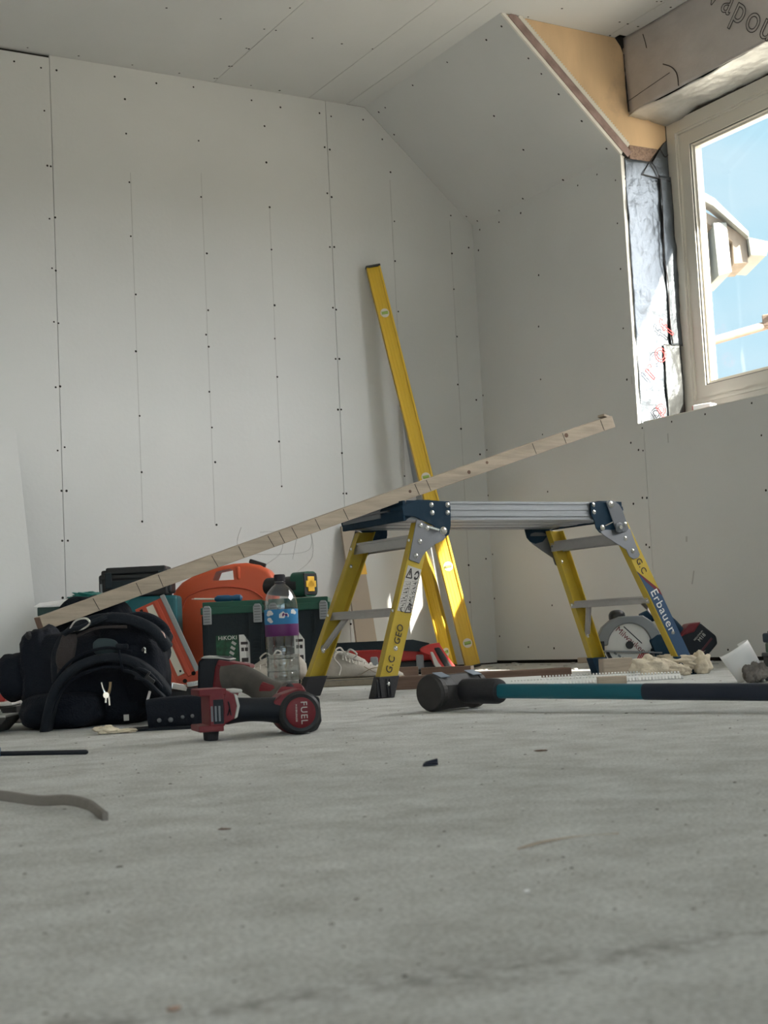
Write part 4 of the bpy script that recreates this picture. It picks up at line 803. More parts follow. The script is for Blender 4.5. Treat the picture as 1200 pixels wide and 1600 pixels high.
# ---------------------------------------------------------------- red case, hand saw, timber offcuts
rc = thing('tool_case', (2.507,4.574,0), rz_of((.862,-.507)), 'low red and black case with grey latches under the hand saw', 'tool case')
mb = MB().span((.0,0,.05),(.155,.22,.098)).span((.195,0,.05),(.345,.22,.098)).span((.13,.015,.05),(.22,.21,.085)); mb.build('lid', M['red'], rc, bevel=.010, seg=3)
MB().span((0,.003,0),(.345,.215,.05)).build('base', M['black'], rc, bevel=.008)
for x in (.095,.262): MB().span((x,-.010,.018),(x+.028,.006,.072)).build('latch', M['latch'], rc, bevel=.006, seg=3)
hs = thing('hand_saw', (2.737,4.348,.0), rz_of((.862,-.507)), 'hand saw with red and black handle, blade lying over the red case', 'saw')
MB().prism([(-.52,.1),(-.52,.130),(-.06,.128),(.0,.112),(-.005,.080),(-.20,.098)], (0,.058,0), (1,0,0), (0,0,1), (0,.0015,0)).build('blade', M['case'], hs)
hd = [(-.045,.118),(-.055,.130),(-.045,.142),(.0,.160),(.052,.164),(.050,.150),(.030,.143),(.018,.128),(.030,.10),(.062,.04),(.080,.012),(.120,.002),(.125,.010),(.108,.014),(.092,.045),(.065,.10),(.055,.128),(.075,.12),(.105,.07),(.150,.012),(.150,.0),(.06,.0),(.02,.02),(.005,.06),(-.01,.10)]
hd = [(a*.70,b*.68) for a,b in [(-.045,.118),(-.055,.132),(-.040,.146),(.0,.160),(.052,.166),(.056,.150),(.10,.075),(.142,.012),(.140,.0),(.085,.0),(.045,.012),(.015,.05),(-.004,.098)]]
MB().prism(hd, (0,.03,0), (1,0,0), (0,0,1), (0,.030,0)).build('handle', M['red'], hs, bevel=.006, seg=3)
MB().prism([(a*.7,b*.68) for a,b in [(.020,.138),(.050,.142),(.088,.075),(.122,.020),(.085,.012),(.050,.075)]], (0,.024,0), (1,0,0), (0,0,1), (0,.042,0)).build('grip', M['black'], hs, bevel=.006, seg=3)
MB().prism([(a*.7,b*.68) for a,b in [(.000,.118),(.014,.118),(.040,.060),(.075,.012),(.055,.010),(.018,.045)]], (0,.027,0), (1,0,0), (0,0,1), (0,.036,0)).build('handle_hole', M['pale'], hs, bevel=.003)
mb = MB().box((2.78,4.554,.108),(.085,.05,.018),(0,.05,-.53)); sb = tag(mb.build('screw_box', M['cream'], bevel=.002), 'small pale box on the red case beside the saw blade', 'box')
MB().box((2.780,4.553,.1175),(.05,.03,.0015),(0,.05,-.53)).build('box_print', M['yel2'], sb)
def plank(label, a, b, w, h, z=0, m='timber_b', name='timber_offcut', group=None):
    a = Vector((*a,z)); b = Vector((*b,z)); L_ = (b-a).length; t = thing(name, a, rz_of(b-a), label, 'timber', group)
    MB().span((0,0,0),(L_,w,h)).build('body', M[m], t, bevel=.0015); MB().span((L_-.0015,.001,.001),(L_+.0006,w-.001,h-.001)).span((-.0006,.001,.001),(.0015,w-.001,h-.001)).build('end_grain', M['timber_e'], t)
    return t
plank('long brown timber offcut on the floor behind the hammer head', (1.95,3.375), (2.452,3.165), .06, .0355)
plank('short dark timber offcut in front of the red case', (2.44,4.27), (2.585,4.19), .045, .036)
plank('short dark timber offcut touching the foot of the long level', (2.615,4.22), (2.735,4.09), .045, .030)
plank('pale square block against the far platform foot', (2.640,3.255), (2.722,3.225), .045, .050, m='timber')
plank('thin small block in front of the white bead strips', (2.262,2.815), (2.320,2.775), .04, .0205, m='timber')
plank('tiny grey block at the foot of the window wall', (3.50,4.475), (3.53,4.43), .015, .022, m='timber')
# white beads
def beadstrip(label, a, b, z, comb=True):
    a = Vector((*a,z)); b = Vector((*b,z)); L_ = (b-a).length; t = thing('corner_bead', a, rz_of(b-a), label, 'bead strip')
    mb = MB().span((0,.0,0),(L_,.02,.003))
    mb.prism([(0,0),(.003,0),(.024,.012),(.022,.014)], (0,.02,.0), (0,1,0), (0,0,1), (L_,0,0))
    if comb:
        n = int(L_/.0085)
        for k in range(n): mb.box(((k+.5)*L_/n, .043, .0155), (.0045,.006,.005), (.5,0,0)); 
        for k in range(n): mb.box(((k+.5)*L_/n, -.001, .006), (.0045,.004,.007), (-.3,0,0))
    mb.build('bead', M['white'], t); return t
beadstrip('white toothed corner bead lying behind the hammer handle', (2.15,3.03), (2.53,2.80), .0)
beadstrip('second white toothed bead strip, in front of the wool', (2.28,3.15), (2.62,2.94), .0)
beadstrip('plain white bead strip by the end of the long brown timber', (2.00,3.19), (2.26,3.04), .009, False)
beadstrip('plain white bead strip under its twin by the hammer collar', (1.98,3.14), (2.22,2.98), .0, False)
# ---------------------------------------------------------------- mineral wool tufts
def tuft(label, c, d, rot, seed, m='wool', extra=(), hair=60):
    mb = MB().blob(c, d, rot, .42, 2.0, seed, .95, 28, amp2=.10, freq2=7)
    for cc, dd, rr in extra: mb.blob(cc, dd, rr, .4, 2.2, seed+3, .95, 24, amp2=.12, freq2=7)
    mb.floor_at(.001); o = mb.build('wool_tuft', M[m], smooth=True, ang=180); rs = random.Random(seed); h = MB(); vs = [v.co.copy() for v in o.data.vertices]; ns = [v.normal.copy() for v in o.data.vertices]
    for _ in range(hair*3):
        i = rs.randrange(len(vs)); p = vs[i]; n_ = (ns[i]+Vector((rs.uniform(-.7,.7),rs.uniform(-.7,.7),rs.uniform(-.2,.7)))).normalized(); l = rs.uniform(.002,.007)*d[0]/.08
        q = p+n_*l; q.z = max(q.z, .0006); h.cyl(p, q, .0005, .0001, n=3)
    h.build('fibres', M[m], o); return tag(o, label, 'insulation wool')
tuft('large beige mineral wool tuft in front of the circular saw, lower front piece', (2.615,3.012,.022), (.12,.06,.062), (0,.15,-.5), 3, extra=[((2.665,2.975,.012),(.08,.05,.035),(0,0,-.5))], hair=25)
tuft('beige wool roll behind the front tuft, at the foot of the printed leg', (2.72,3.02,.036), (.13,.07,.040), (0,.10,-.55), 11, extra=[((2.765,2.985,.026),(.055,.055,.065),(0,0,0)), ((2.69,3.05,.025),(.06,.06,.05),(0,0,0))], hair=25)
tuft('small tan wool wisp on the floor in front of the bag', (.872,2.497,.006), (.045,.03,.017), (0,.1,-.5), 21, extra=[((.902,2.482,.004),(.04,.025,.008),(0,0,-.5))], hair=30)
tuft('grey wool clump beside the curled white paper', (2.398,2.412,.021), (.052,.05,.046), (0,0,0), 31, 'gwool')
# curled paper
t = thing('paper_curl', (2.450,2.470,0), 0, 'curled sheet of white paper standing behind the grey wool', 'paper')
mb = MB(); g = []
ax_ = Vector((.38,-.2,.80)).normalized(); xx = Vector((.86,-.5,0)); xx = (xx-ax_*xx.dot(ax_)).normalized(); yy = ax_.cross(xx)
ax_ = Vector((-.42,.25,.87)).normalized(); xx = Vector((.86,-.5,0)); xx = (xx-ax_*xx.dot(ax_)).normalized(); yy = ax_.cross(xx)
for i in range(25):
    a = math.radians(-200+i*11); row = [mb.bm.verts.new(Vector((.0,0,.004)) + xx*(.034*math.cos(a)*(1+.15*j/8)) + yy*(.026*math.sin(a)) + ax_*(.012+.075*j/8)) for j in range(9)]; g.append(row)
for i in range(24):
    for j in range(8): mb._f([g[i][j], g[i+1][j], g[i+1][j+1], g[i][j+1]])
o = mb.build('sheet', M['paper'], t, smooth=True, ang=80); solid(o, .0006)
# boxes at the right edge
bx = thing('tool_box', (2.425,2.368,0), rz_of((.86,-.51)), 'dark grey ridged box at the right edge of the photo', 'box')
MB().span((0,0,0),(.16,.12,.062)).span((-.003,-.003,.056),(.163,.123,.066)).build('body', M['case'], bx, bevel=.003); MB().span((.004,-.0045,.008),(.009,0,.052)).span((.02,-.0045,.008),(.025,0,.052)).build('ridges', M['latch'], bx, bevel=.001)
bt2 = thing('drill_bit_case', (2.420,2.365,.066), rz_of((.86,-.51)), 'green and dark case on top of the ridged grey box at the right edge', 'case')
MB().span((.0,0,0),(.13,.09,.024)).build('base', M['green'], bt2, bevel=.004); MB().span((-.004,-.004,.024),(.134,.094,.046)).span((.004,0,.044),(.13,.08,.052)).build('lid', M['navy'], bt2, bevel=.005)
# pink-white block on the sill
o = MB().box((3.72,3.90,.935),(.05,.075,.022),(0,0,.3)); sl_ = tag(o.build('packer', M['paper'], bevel=.004), 'small white packer with a pink end on the window sill', 'packer')
MB().box((3.712,3.942,.932),(.03,.012,.026),(0,0,.3)).build('pink_end', mat('pink', (.60,.22,.20), .6), sl_)
MB().span((3.69,3.86,.875),(3.75,3.95,.925)).build('packer_base', M['batten'], sl_)
# ---------------------------------------------------------------- circular saw standing by the window wall
cs = thing('circular_saw', (2.850,3.385,0), rz_of((.862,-.507)), 'red and black cordless circular saw behind the printed platform leg', 'circular saw')
cz = .083
def arc(r, a0, a1, n=16): return [(r*math.cos(math.radians(a0+(a1-a0)*k/n)), cz+r*math.sin(math.radians(a0+(a1-a0)*k/n))) for k in range(n+1)]
outer = [(-.099,cz-.002),(-.096,cz+.030),(-.080,cz+.058),(-.052,cz+.080),(-.03,cz+.088),(.045,cz+.088),(.07,cz+.07),(.092,cz+.035),(.098,cz-.002)]
MB().prism(outer+arc(.066,2,178), (0,-.012,0), (1,0,0), (0,0,1), (0,.042,0)).build('blade_guard', M['guard'], cs, bevel=.004, seg=3)
MB().prism(outer[1:-1], (0,.012,0), (1,0,0), (0,0,1), (0,.016,0)).build('guard_back', M['guard'], cs, bevel=.002)
MB().prism(arc(.074,192,348,20)+arc(.066,348,192,20), (0,-.004,0), (1,0,0), (0,0,1), (0,.026,0)).build('lower_guard', M['mblk'], cs)
bl = MB().lathe([(.006,0),(.0695,0),(.0695,.0018),(.006,.0018)], (0,.0,cz), (0,-1,0), 60).build('blade', M['blade'], cs)
MB().lathe([(.012,0),(.012,.004),(.008,.006)], (0,-.0018,cz), (0,-1,0), 20).build('arbor_bolt', M['black'], bl, smooth=True)
D = Vector((.72,0,-.69)); text('blade_lettering', 'Milwaukee', M['mred'], .026, (.004,-.0021,cz+.014), D, (.69,0,.72), bl, depth=.0003)
mb = MB(); [mb.box((.022+k*.007,-.0022,cz-.042+k*.002),(.0035,.0008,.030),(0,.55,0)) for k in range(5)]; mb.build('blade_stripes', M['red'], bl)
MB().box((.012,-.0022,cz+.030),(.075,.0006,.003),(0,.8,0)).build('blade_flash', M['mblk'], bl)
mb = MB(); [mb.box((-.045+k*.012,-.0022,cz-.024-k*.008),(.010,.0006,.006),(0,.7,0)) for k in range(4)]; mb.build('blade_print', M['zinc'], bl)
MB().blob((-.030,.016,cz+.088),(.050,.05,.042),None,.02,e=.8).floor_at(cz+.072).build('front_knob', M['black'], cs, smooth=True)
MB().box((-.002,-.016,cz-.021),(.195,.006,.0045),(0,.075,0)).box((-.002,.055,cz-.019),(.195,.13,.003),(0,.075,0)).build('base_plate', M['guard'], cs, bevel=.001)
mb = MB().box((-.088,0,cz-.012),(.020,.03,.055)).cyl((-.085,-.018,cz-.035),(-.085,.0,cz-.035),.011).box((-.102,.0,cz+.012),(.012,.02,.016)); mb.build('depth_clamp', M['mblk'], cs, bevel=.002)
MB().prism([(.060,cz+.012),(.085,cz+.03),(.13,cz+.02),(.15,cz-.02),(.14,cz-.045),(.075,cz-.04),(.068,cz-.01)], (0,-.014,0), (1,0,0), (0,0,1), (0,.09,0)).build('motor_housing', M['navy'], cs, bevel=.006, seg=3)
MB().tube([(.05,.045,cz+.075),(.09,.045,cz+.088),(.125,.045,cz+.072),(.16,.045,cz+.035),(.175,.045,cz+.010)], lambda s: .020-.002*s, 14).build('rear_handle', M['navy'], cs, smooth=True)
bt_ = MB().prism([(.150,cz+.012),(.185,cz+.052),(.222,cz+.056),(.268,cz+.014),(.270,cz-.010),(.205,cz-.078),(.178,cz-.045),(.150,cz-.030)], (0,.0,0), (1,0,0), (0,0,1), (0,.085,0)).build('battery', M['mblk'], cs, bevel=.007, seg=3)
MB().prism([(.152,cz+.014),(.186,cz+.055),(.223,cz+.059),(.200,cz+.030),(.172,cz+.022)], (0,-.003,0), (1,0,0), (0,0,1), (0,.09,0)).build('battery_mount', M['mred'], cs, bevel=.004)
MB().box((.225,-.001,cz-.022),(.082,.003,.006),(0,-.83,0)).box((.205,-.001,cz-.052),(.06,.003,.010),(0,-.83,0)).build('red_stripe', M['dmred'], bt_)
a = -.80; text('battery_lettering', 'M18', M['pale'], .016, (.222,-.0014,cz+.012), (math.cos(a),0,-math.sin(a)), (math.sin(a),0,math.cos(a)), bt_); text('battery_lettering', 'REDLITHIUM', M['pale'], .007, (.212,-.0014,cz+.018), (math.cos(a),0,-math.sin(a)), (math.sin(a),0,math.cos(a)), bt_)
# ---------------------------------------------------------------- cordless drill on its side, no battery, nearest tool
d1 = thing('cordless_drill', (1.051,2.072,0), rz_of((.137,-.033)), 'dark red and black cordless drill without battery, its round rear cap facing the camera', 'drill')
# local: handle runs to -x, barrel to +y, up z
c1 = .0355
MB().lathe([(.028,0),(.034,.004),(.0355,.012),(.0355,.070),(.031,.082),(.027,.10),(.022,.112),(.022,.145),(.016,.155),(.010,.158)], (0,.0,c1), (0,1,0), 36).build('motor_body', M['mblk'], d1, smooth=True)
MB().lathe([(.0362,.030),(.0366,.034),(.0366,.056),(.0362,.060)], (0,.0,c1), (0,1,0), 36).build('red_band', M['mred'], d1, smooth=True)
rc_ = MB().lathe([(.024,.0),(.030,-.001),(.0345,.003),(.0350,.012),(.030,.016)], (0,.0,c1), (0,1,0), 40).build('rear_cap', M['black'], d1, smooth=True)
MB().lathe([(.001,-.0045),(.020,-.0045),(.0245,-.002),(.0250,.001)], (0,.0,c1), (0,1,0), 36).build('red_badge', M['mred'], rc_, smooth=True)
text('cap_lettering', 'FUEL', M['sticker'], .0155, (.004,-.0048,c1), (0,0,-1), (1,0,0), rc_, depth=.0002, space=1.15); text('cap_lettering', 'M18 BRUSHLESS', M['sticker'], .0040, (-.0085,-.0048,c1), (0,0,-1), (1,0,0), rc_, depth=.0002)
MB().prism([(.018,.030),(.034,.022),(.036,-.016),(.028,-.030),(.014,-.034)], (0,.004,c1), (1,0,0), (0,0,1), (0,.05,0)).build('side_fin', M['black'], d1, bevel=.003)
MB().prism([(-.052,.012),(-.030,.030),(.0,.038),(.014,.036),(-.004,.018),(-.03,.008)], (0,.006,c1), (1,0,0), (0,0,1), (0,.05,0)).build('red_shoulder', M['mred'], d1, bevel=.004)
MB().tube([(-.012,.030,c1+.002),(-.04,.024,c1+.006),(-.075,.018,c1+.009),(-.105,.016,c1+.010),(-.120,.016,c1+.011)], lambda s: .0245-.0055*math.sin(math.pi*min(1,s*1.15)*.9), 20).build('grip', M['mblk'], d1, smooth=True)
MB().cyl((-.052,.045,c1+.004),(-.030,.060,c1+.004),.008).build('trigger', M['mred'], d1, bevel=.002)
mb = MB()
zc = .0495
mb.span((-.152,-.022,zc-.026),(-.128,.058,zc+.026)).span((-.168,-.022,zc+.022),(-.124,.058,zc+.033)).span((-.170,-.022,zc-.034),(-.130,.058,zc-.024))
mb.prism([(-.130,zc-.024),(-.112,zc-.016),(-.106,zc+.004),(-.110,zc+.022),(-.124,zc+.030),(-.134,zc+.030)], (0,-.020,0), (1,0,0), (0,0,1), (0,.076,0))
b_ = mb.build('battery_mount', M['mred'], d1, bevel=.002)
mb = MB(); mb.prism([(-.113,zc-.016),(-.108,zc-.014),(-.1035,zc+.004),(-.107,zc+.021),(-.112,zc+.024),(-.108,zc+.004)], (0,-.0225,0), (1,0,0), (0,0,1), (0,.08,0)); mb.build('mount_trim', M['pale'], b_, bevel=.001)
mb = MB(); [mb.span((-.150+k*.006,-.0235,zc-.018),(-.147+k*.006,-.0215,zc+.006)) for k in range(3)]; mb.build('terminals', M['zinc'], b_)
MB().span((-.146,-.0232,zc-.022),(-.130,-.0212,zc+.016)).build('terminal_recess', M['mblk'], b_)
mb = MB(); [mb.tube([(-.124+.004*k,-.0225,zc-.010),(-.120,-.0225,zc+.002),(-.122,-.0225,zc+.012)], .0009, 4) for k in (0,1.5)]; mb.build('vent_marks', M['mblk'], b_)
MB().cyl((-.146,.012,.0),(-.145,.012,zc-.028),.0115,.0135,n=20).build('rubber_foot', M['rubber'], d1, bevel=.002)
MB().span((-.118,-.012,zc+.024),(-.096,.05,zc+.030)).build('grey_plate', M['pale'], d1, bevel=.003)
# second drill, behind, with battery
d2 = thing('impact_driver', (1.219,2.607,0), rz_of((.862,-.507)), 'dusty grey and red impact driver with fitted battery, behind the nearest drill', 'drill')
MB().prism([(-.118,.012),(-.112,.118),(-.098,.128),(-.050,.124),(-.046,.110),(-.070,.0)], (0,.02,0), (1,0,0), (0,0,1), (0,.115,0)).build('battery', M['mblk'], d2, bevel=.006, seg=3)
MB().prism([(-.090,.028),(-.078,.108),(-.066,.116),(-.034,.112),(-.044,.04)], (0,.016,0), (1,0,0), (0,0,1), (0,.11,0)).build('battery_mount', M['mred'], d2, bevel=.006, seg=3)
MB().prism([(-.107,.124),(-.07,.122),(-.045,.118),(-.045,.120),(-.07,.1255),(-.100,.1285)], (0,.02,0), (1,0,0), (0,0,1), (0,.10,0)).build('grey_top', M['pale'], d2, bevel=.001)
MB().prism([(-.07,.120),(-.006,.106),(-.006,.098),(-.045,.098),(-.075,.108)], (0,.012,0), (1,0,0), (0,0,1), (0,.10,0)).build('red_shelf', M['mred'], d2, bevel=.003)
MB().tube([(-.055,.03,.080),(-.030,.02,.082),(.0,.0,.070),(.03,-.02,.050),(.055,-.03,.038)], lambda s: .034-.008*math.sin(math.pi*s), 20).build('grip', M['mgrey'], d2, smooth=True)
MB().lathe([(.018,-.04),(.030,-.034),(.033,-.02),(.033,.03),(.028,.036),(.022,.040)], (.062,-.01,.034), (.85,.4,-.05), 30).build('motor_body', M['mred'], d2, smooth=True)
MB().lathe([(.0335,-.004),(.0345,.0),(.0345,.008),(.0335,.012)], (.062,-.01,.034), (.85,.4,-.05), 30).build('collar', M['mblk'], d2, smooth=True)
MB().tube([(.02,-.035,.062),(.05,-.043,.052),(.085,-.030,.048)], .012, 10).build('red_ridge', M['mred'], d2, smooth=True)
# ---------------------------------------------------------------- black bag
bg = thing('tool_bag', (.926,2.748,0), rz_of((.862,-.507)), 'large black canvas bag with padded straps, slumped on the floor at the left', 'bag')
K = .00128
def bp(x, y, d=0.0): return Vector(((x-130)*K*(1+d/2.85), d, .157-(y-1013.5)*K*(1+d/2.85)))
mb = MB().blob((-.012,.14,.092),(.285,.27,.205),(0,-.03,0),.10,2.2,2,.55,34,amp2=.03,freq2=8)
mb.floor_at(0); mb.build('body', M['bag'], bg, smooth=True, ang=180)
MB().blob((-.112,.12,.108),(.078,.20,.190),(0,-.06,0),.12,2,5,.6,24,amp2=.03).floor_at(.004).build('side_pocket', M['bag'], bg, smooth=True, ang=180)
MB().blob((.070,.10,.168),(.155,.19,.105),(0,.20,.1),.15,2.2,8,.7,26,amp2=.05).build('top_flap', M['bag'], bg, smooth=True, ang=180)
MB().blob((.098,.07,.108),(.10,.15,.15),(0,-.1,0),.12,2.2,9,.75,26,amp2=.05).build('right_pocket', M['bag'], bg, smooth=True, ang=180)
MB().blob((-.165,.10,.105),(.07,.14,.095),(0,-.15,0),.1,2,12,.6,20).build('left_pouch', M['bag'], bg, smooth=True, ang=180)
MB().blob((-.055,.02,.035),(.17,.14,.075),None,.1,2,13,.7,22).floor_at(.001).build('lower_fold', M['bag'], bg, smooth=True, ang=180)
MB().blob((-.080,.47,.138),(.19,.10,.27),(0,0,0),.12,2,15,.6,22).floor_at(.001).build('back_panel', M['bag'], bg, smooth=True, ang=180)
band = rrect(1.0, .16, .07)
def webbing(name, pts, wd, m='strap', par=None, up=(0,1,0), pr=None):
    return MB().tube([bp(*p) for p in pts], wd, prof=pr or rrect(.16, 1.0, .07), up=up).build(name, M[m], par or bg, smooth=True, ang=60)
S1 = [(72,1140,-.06),(84,1100,-.075),(100,1068,-.085),(130,1042,-.09),(175,1030,-.09),(215,1038,-.085),(245,1062,-.075),(262,1088,-.06)]
w1_ = MB().tube([bp(*p) for p in S1], .050, prof=rrect(.34,1.0,.15), up=(0,1,.0)).build('front_strap', M['strap'], bg, smooth=True, ang=60)
MB().tube([bp(p[0],p[1]+15,p[2]-.010) for p in S1[1:-1]], .0032, 8).build('strap_piping', M['bag'], w1_, smooth=True)
MB().tube([bp(p[0]-1,p[1]-15,p[2]-.006) for p in S1[1:-2]], .0028, 8).build('strap_piping', M['bag'], w1_, smooth=True)
MB().box(bp(200,1035,-.112)-Vector((0,0,0)), (.004,.004,.040), (0,-.15,0)).build('strap_seam', M['bag'], w1_)
S2 = [(88,1062,-.03),(92,1020,-.045),(112,990,-.05),(150,972,-.05),(200,972,-.05),(240,990,-.05),(262,1020,-.04)]
w2_ = MB().tube([bp(*p) for p in S2], .036, prof=rrect(.6,1.0,.26), up=(0,1,0)).build('rear_strap', M['strap'], bg, smooth=True, ang=60)
MB().tube([bp(p[0]+3,p[1]+12,p[2]-.012) for p in S2[:5]], .003, 8).build('strap_piping', M['pocket'], w2_, smooth=True)
MB().blob(bp(108,1015,-.062),(.035,.02,.075),(0,.30,0),.1,2,3,.8,16).build('mesh_panel', M['pocket'], bg, smooth=True, ang=180)
MB().blob(bp(170,1014,-.07),(.050,.02,.035),(0,.15,0),.05,2,4,.8,16).build('padded_tab', mat('blue_grey_pad',(.035,.055,.065),.8), bg, smooth=True, ang=180)
MB().box(bp(200,1014,-.095),(.024,.012,.010),(0,.08,0)).build('strap_slider', M['strap'], bg, bevel=.003)
for k, (x, y, r) in enumerate(((238,1050,.5),(246,1062,.7),(232,1066,.6),(250,1078,.9))):
    MB().tube([bp(x-26,y-14,-.085-.01*k),bp(x-8,y-8,-.10-.008*k),bp(x+8,y+10,-.085-.01*k),bp(x+14,y+24,-.07)], .012, prof=rrect(.5,1.2,.2), up=(0,1,0)).build('webbing_loop', M['strap'], bg, smooth=True, ang=60)
mb = MB().box(bp(245,1068,-.12),(.020,.008,.012),(0,.7,0)).box(bp(241,1062,-.12),(.004,.010,.022),(0,.7,0)); mb.build('buckle', M['black'], bg, bevel=.002)
MB().tube([bp(118,984,-.085),bp(128,971,-.088),bp(144,968,-.09),(bp(150,976,-.09)),bp(138,984,-.088),bp(120,986,-.085)], .0024, 8).build('carabiner', M['steel'], bg, smooth=True)
MB().tube([bp(108,990,-.08),bp(122,984,-.084),bp(135,982,-.086),bp(160,972,-.08),bp(172,966,-.07)], .0055, 8).build('cord', M['strap'], bg, smooth=True)
MB().tube([bp(196,972,-.01),bp(218,970,-.015),bp(240,978,-.02),bp(255,994,-.02),bp(250,1002,-.03)], .011, 12).build('top_roll', M['bag'], bg, smooth=True)
MB().blob(bp(34,990,.03),(.012,.012,.016),None,.2).build('zip_pull', M['black'], bg, smooth=True)
MB().box(bp(250,992,-.055),(.022,.008,.006),(0,.7,0)).box(bp(258,1001,-.055),(.012,.008,.006),(0,1.2,0)).build('metal_clip', mat('copper_clip',(.45,.30,.26),.35,metal=.8), bg, bevel=.001)
MB().tube([bp(224,1022,-.06),bp(229,1018,-.062),bp(230,1026,-.062)], .0022, 6).build('silver_hook', M['steel'], bg, smooth=True)
MB().box(bp(190,1124,-.02),(.010,.003,.012),(0,.0,0)).build('tag_label', M['pale'], bg)
MB().box(bp(222,1094,-.0),(.005,.003,.024),(0,.3,0)).build('white_tab', M['paper'], bg)
# snips hanging under the strap
sn_ = thing('snips', bg.matrix_basis.to_translation()+Vector((0,0,0)), rz_of((.862,-.507)), 'small steel snips hanging inside the front bag strap', 'snips')
MB().tube([bp(159,1068,-.05),bp(162,1080,-.052),bp(165,1090,-.052)], .0026, 8, sub=3).build('handle', M['steel'], sn_, smooth=True)
MB().tube([bp(172,1068,-.05),bp(171,1080,-.052),bp(167,1090,-.052)], .0030, 8, sub=3).build('handle', mat('brass_grip',(.35,.25,.14),.4,metal=.6), sn_, smooth=True)
MB().cyl(bp(166,1088,-.057),bp(166,1088,-.047),.006,n=14).box(bp(165,1094,-.052),(.0035,.003,.014),(0,.1,0)).box(bp(170,1096,-.052),(.003,.003,.020),(0,-.05,0)).build('jaws', M['steel'], sn_)
# pouch in front of the bag
po = thing('tool_belt_pouch', (1.003,2.472,0), rz_of((.862,-.507)), 'black leather belt pouch with dull rivets, lying between bag and nearest drill', 'pouch')
MB().tube([(-.058,.03,.028),(-.03,.03,.030),(.02,.03,.031),(.07,.03,.030)], .001, prof=[(a*56,b*56) for a,b in rrect(1.35,1.0,.22)], up=(0,0,1)).build('body', M['bag'], po, smooth=True, ang=60)
MB().prism([(-.105,-.0),(.075,0),(.075,.004),(-.02,.006),(-.105,.003)], (0,-.02,0), (1,0,0), (0,0,1), (0,.09,0)).build('flap', M['strap'], po, bevel=.001)
for x, z, r in ((-.035,.018,.0042),(-.014,.018,.0048),(.008,.022,.0035),(.026,.023,.0035)): MB().lathe([(r,0),(r*.9,.002),(r*.4,.003)], (x,-.0105,z), (0,-1,0), 14).build('rivet', M['zinc'], po, smooth=True)
# ---------------------------------------------------------------- sledge hammer
hx = Vector((.969,.246,0)); hh = Vector((.246,-.969,-.009)).normalized(); hc = Vector((1.533,2.359,.037))
sh = thing('sledge_hammer', (hc.x,hc.y,0), 0, 'sledge hammer with black head and teal handle lying across the floor', 'hammer')
o = hc-sh.location; up_ = Vector((0,0,1)); mb = MB()
def octo(s, r, c=0): 
    q = []
    for k in range(8):
        a = math.radians(22.5+45*k); q.append(o + hx*s + hh.cross(hx).normalized()*0 + (Vector((hh.x,hh.y,0)).normalized()*math.cos(a) + up_*math.sin(a))*r*(1/math.cos(math.radians(22.5)))*.97)
    return q
def circ_(s, r): return [o + hx*s + (Vector((hh.x,hh.y,0)).normalized()*math.cos(math.radians(22.5+15*k)) + up_*math.sin(math.radians(22.5+15*k)))*r for k in range(24)]
mb.cyl(o-hx*.070, o-hx*.064, .033, .036, n=32); mb.cyl(o-hx*.064, o-hx*.052, .0365, .0365, n=32); mb.cyl(o+hx*.052, o+hx*.064, .0365, n=32); mb.cyl(o+hx*.064, o+hx*.070, .036, .033, n=32)
mb.loft(octo(-.055,.0355), octo(-.026,.034)); mb.loft(octo(-.026,.034), octo(.026,.034)); mb.loft(octo(.026,.034), octo(.055,.0355))
mb.build('head', M['ham'], sh, bevel=.001)
hyd = Vector((hh.x,hh.y,0)).normalized()
for s in (-1, 1):
    a = math.radians(68); n_ = (hyd*math.cos(a)+up_*math.sin(a)); R_ = Matrix((hx, n_.cross(hx), n_)).transposed(); MB().box(o+hx*s*.046+n_*.0365, (.026,.024,.0012), R_).build('sky_sheen_facet', M['hamf'], sh)  # thin plates carrying painted sky light on the head's upper facets
MB().lathe([(.021,.028),(.0235,.032),(.0245,.05),(.0245,.115),(.022,.122),(.014,.124)], o, hh, 28).build('rubber_collar', M['rubber'], sh, smooth=True)
MB().tube([o+hh*.10, o+hh*.3, o+hh*.47], .0130, prof=rrect(2.0,2.1,.7), sub=3, up=(0,0,1)).build('handle', M['teal'], sh, smooth=True)
MB().tube([o+hh*.455, o+hh*.48, o+hh*.7, o+hh*.88, o+hh*.90], lambda s: .0136, prof=rrect(2.0,2.1,.8), sub=3, up=(0,0,1)).build('grip', M['hgrip'], sh, smooth=True)
# ---------------------------------------------------------------- small things in the foreground
s2 = thing('screwdriver', (.683,2.047,0), 0, 'screwdriver with long dark shaft and teal handle at the left edge', 'screwdriver')
dv = Vector((-.1185,.0455,0)).normalized()
MB().cyl((0,0,.0045), dv*.125+Vector((0,0,.010)), .0036, n=14).blob((0,0,.0045),(.006,.006,.006)).build('shaft', M['mblk'], s2, smooth=True)
MB().lathe([(.006,.122),(.012,.128),(.0135,.14),(.0115,.16),(.0145,.18),(.0145,.22),(.009,.24)], (0,0,.010), dv+Vector((0,0,.02)), 20).floor_at(0).build('handle', M['bluehandle'], s2, smooth=True)
t = MB().tube([(.36,1.56,.014),(.398,1.47,.0115),(.423,1.421,.0075),(.437,1.370,.0105),(.443,1.325,.0085),(.440,1.285,.0045),(.437,1.262,.003)], .0052, prof=rrect(1.0,2.0,.35), up=(0,0,1))
tag(t.build('webbing_strap', M['strapg'], smooth=True, ang=60), 'thin grey strap lying on the floor at the left foreground', 'strap')
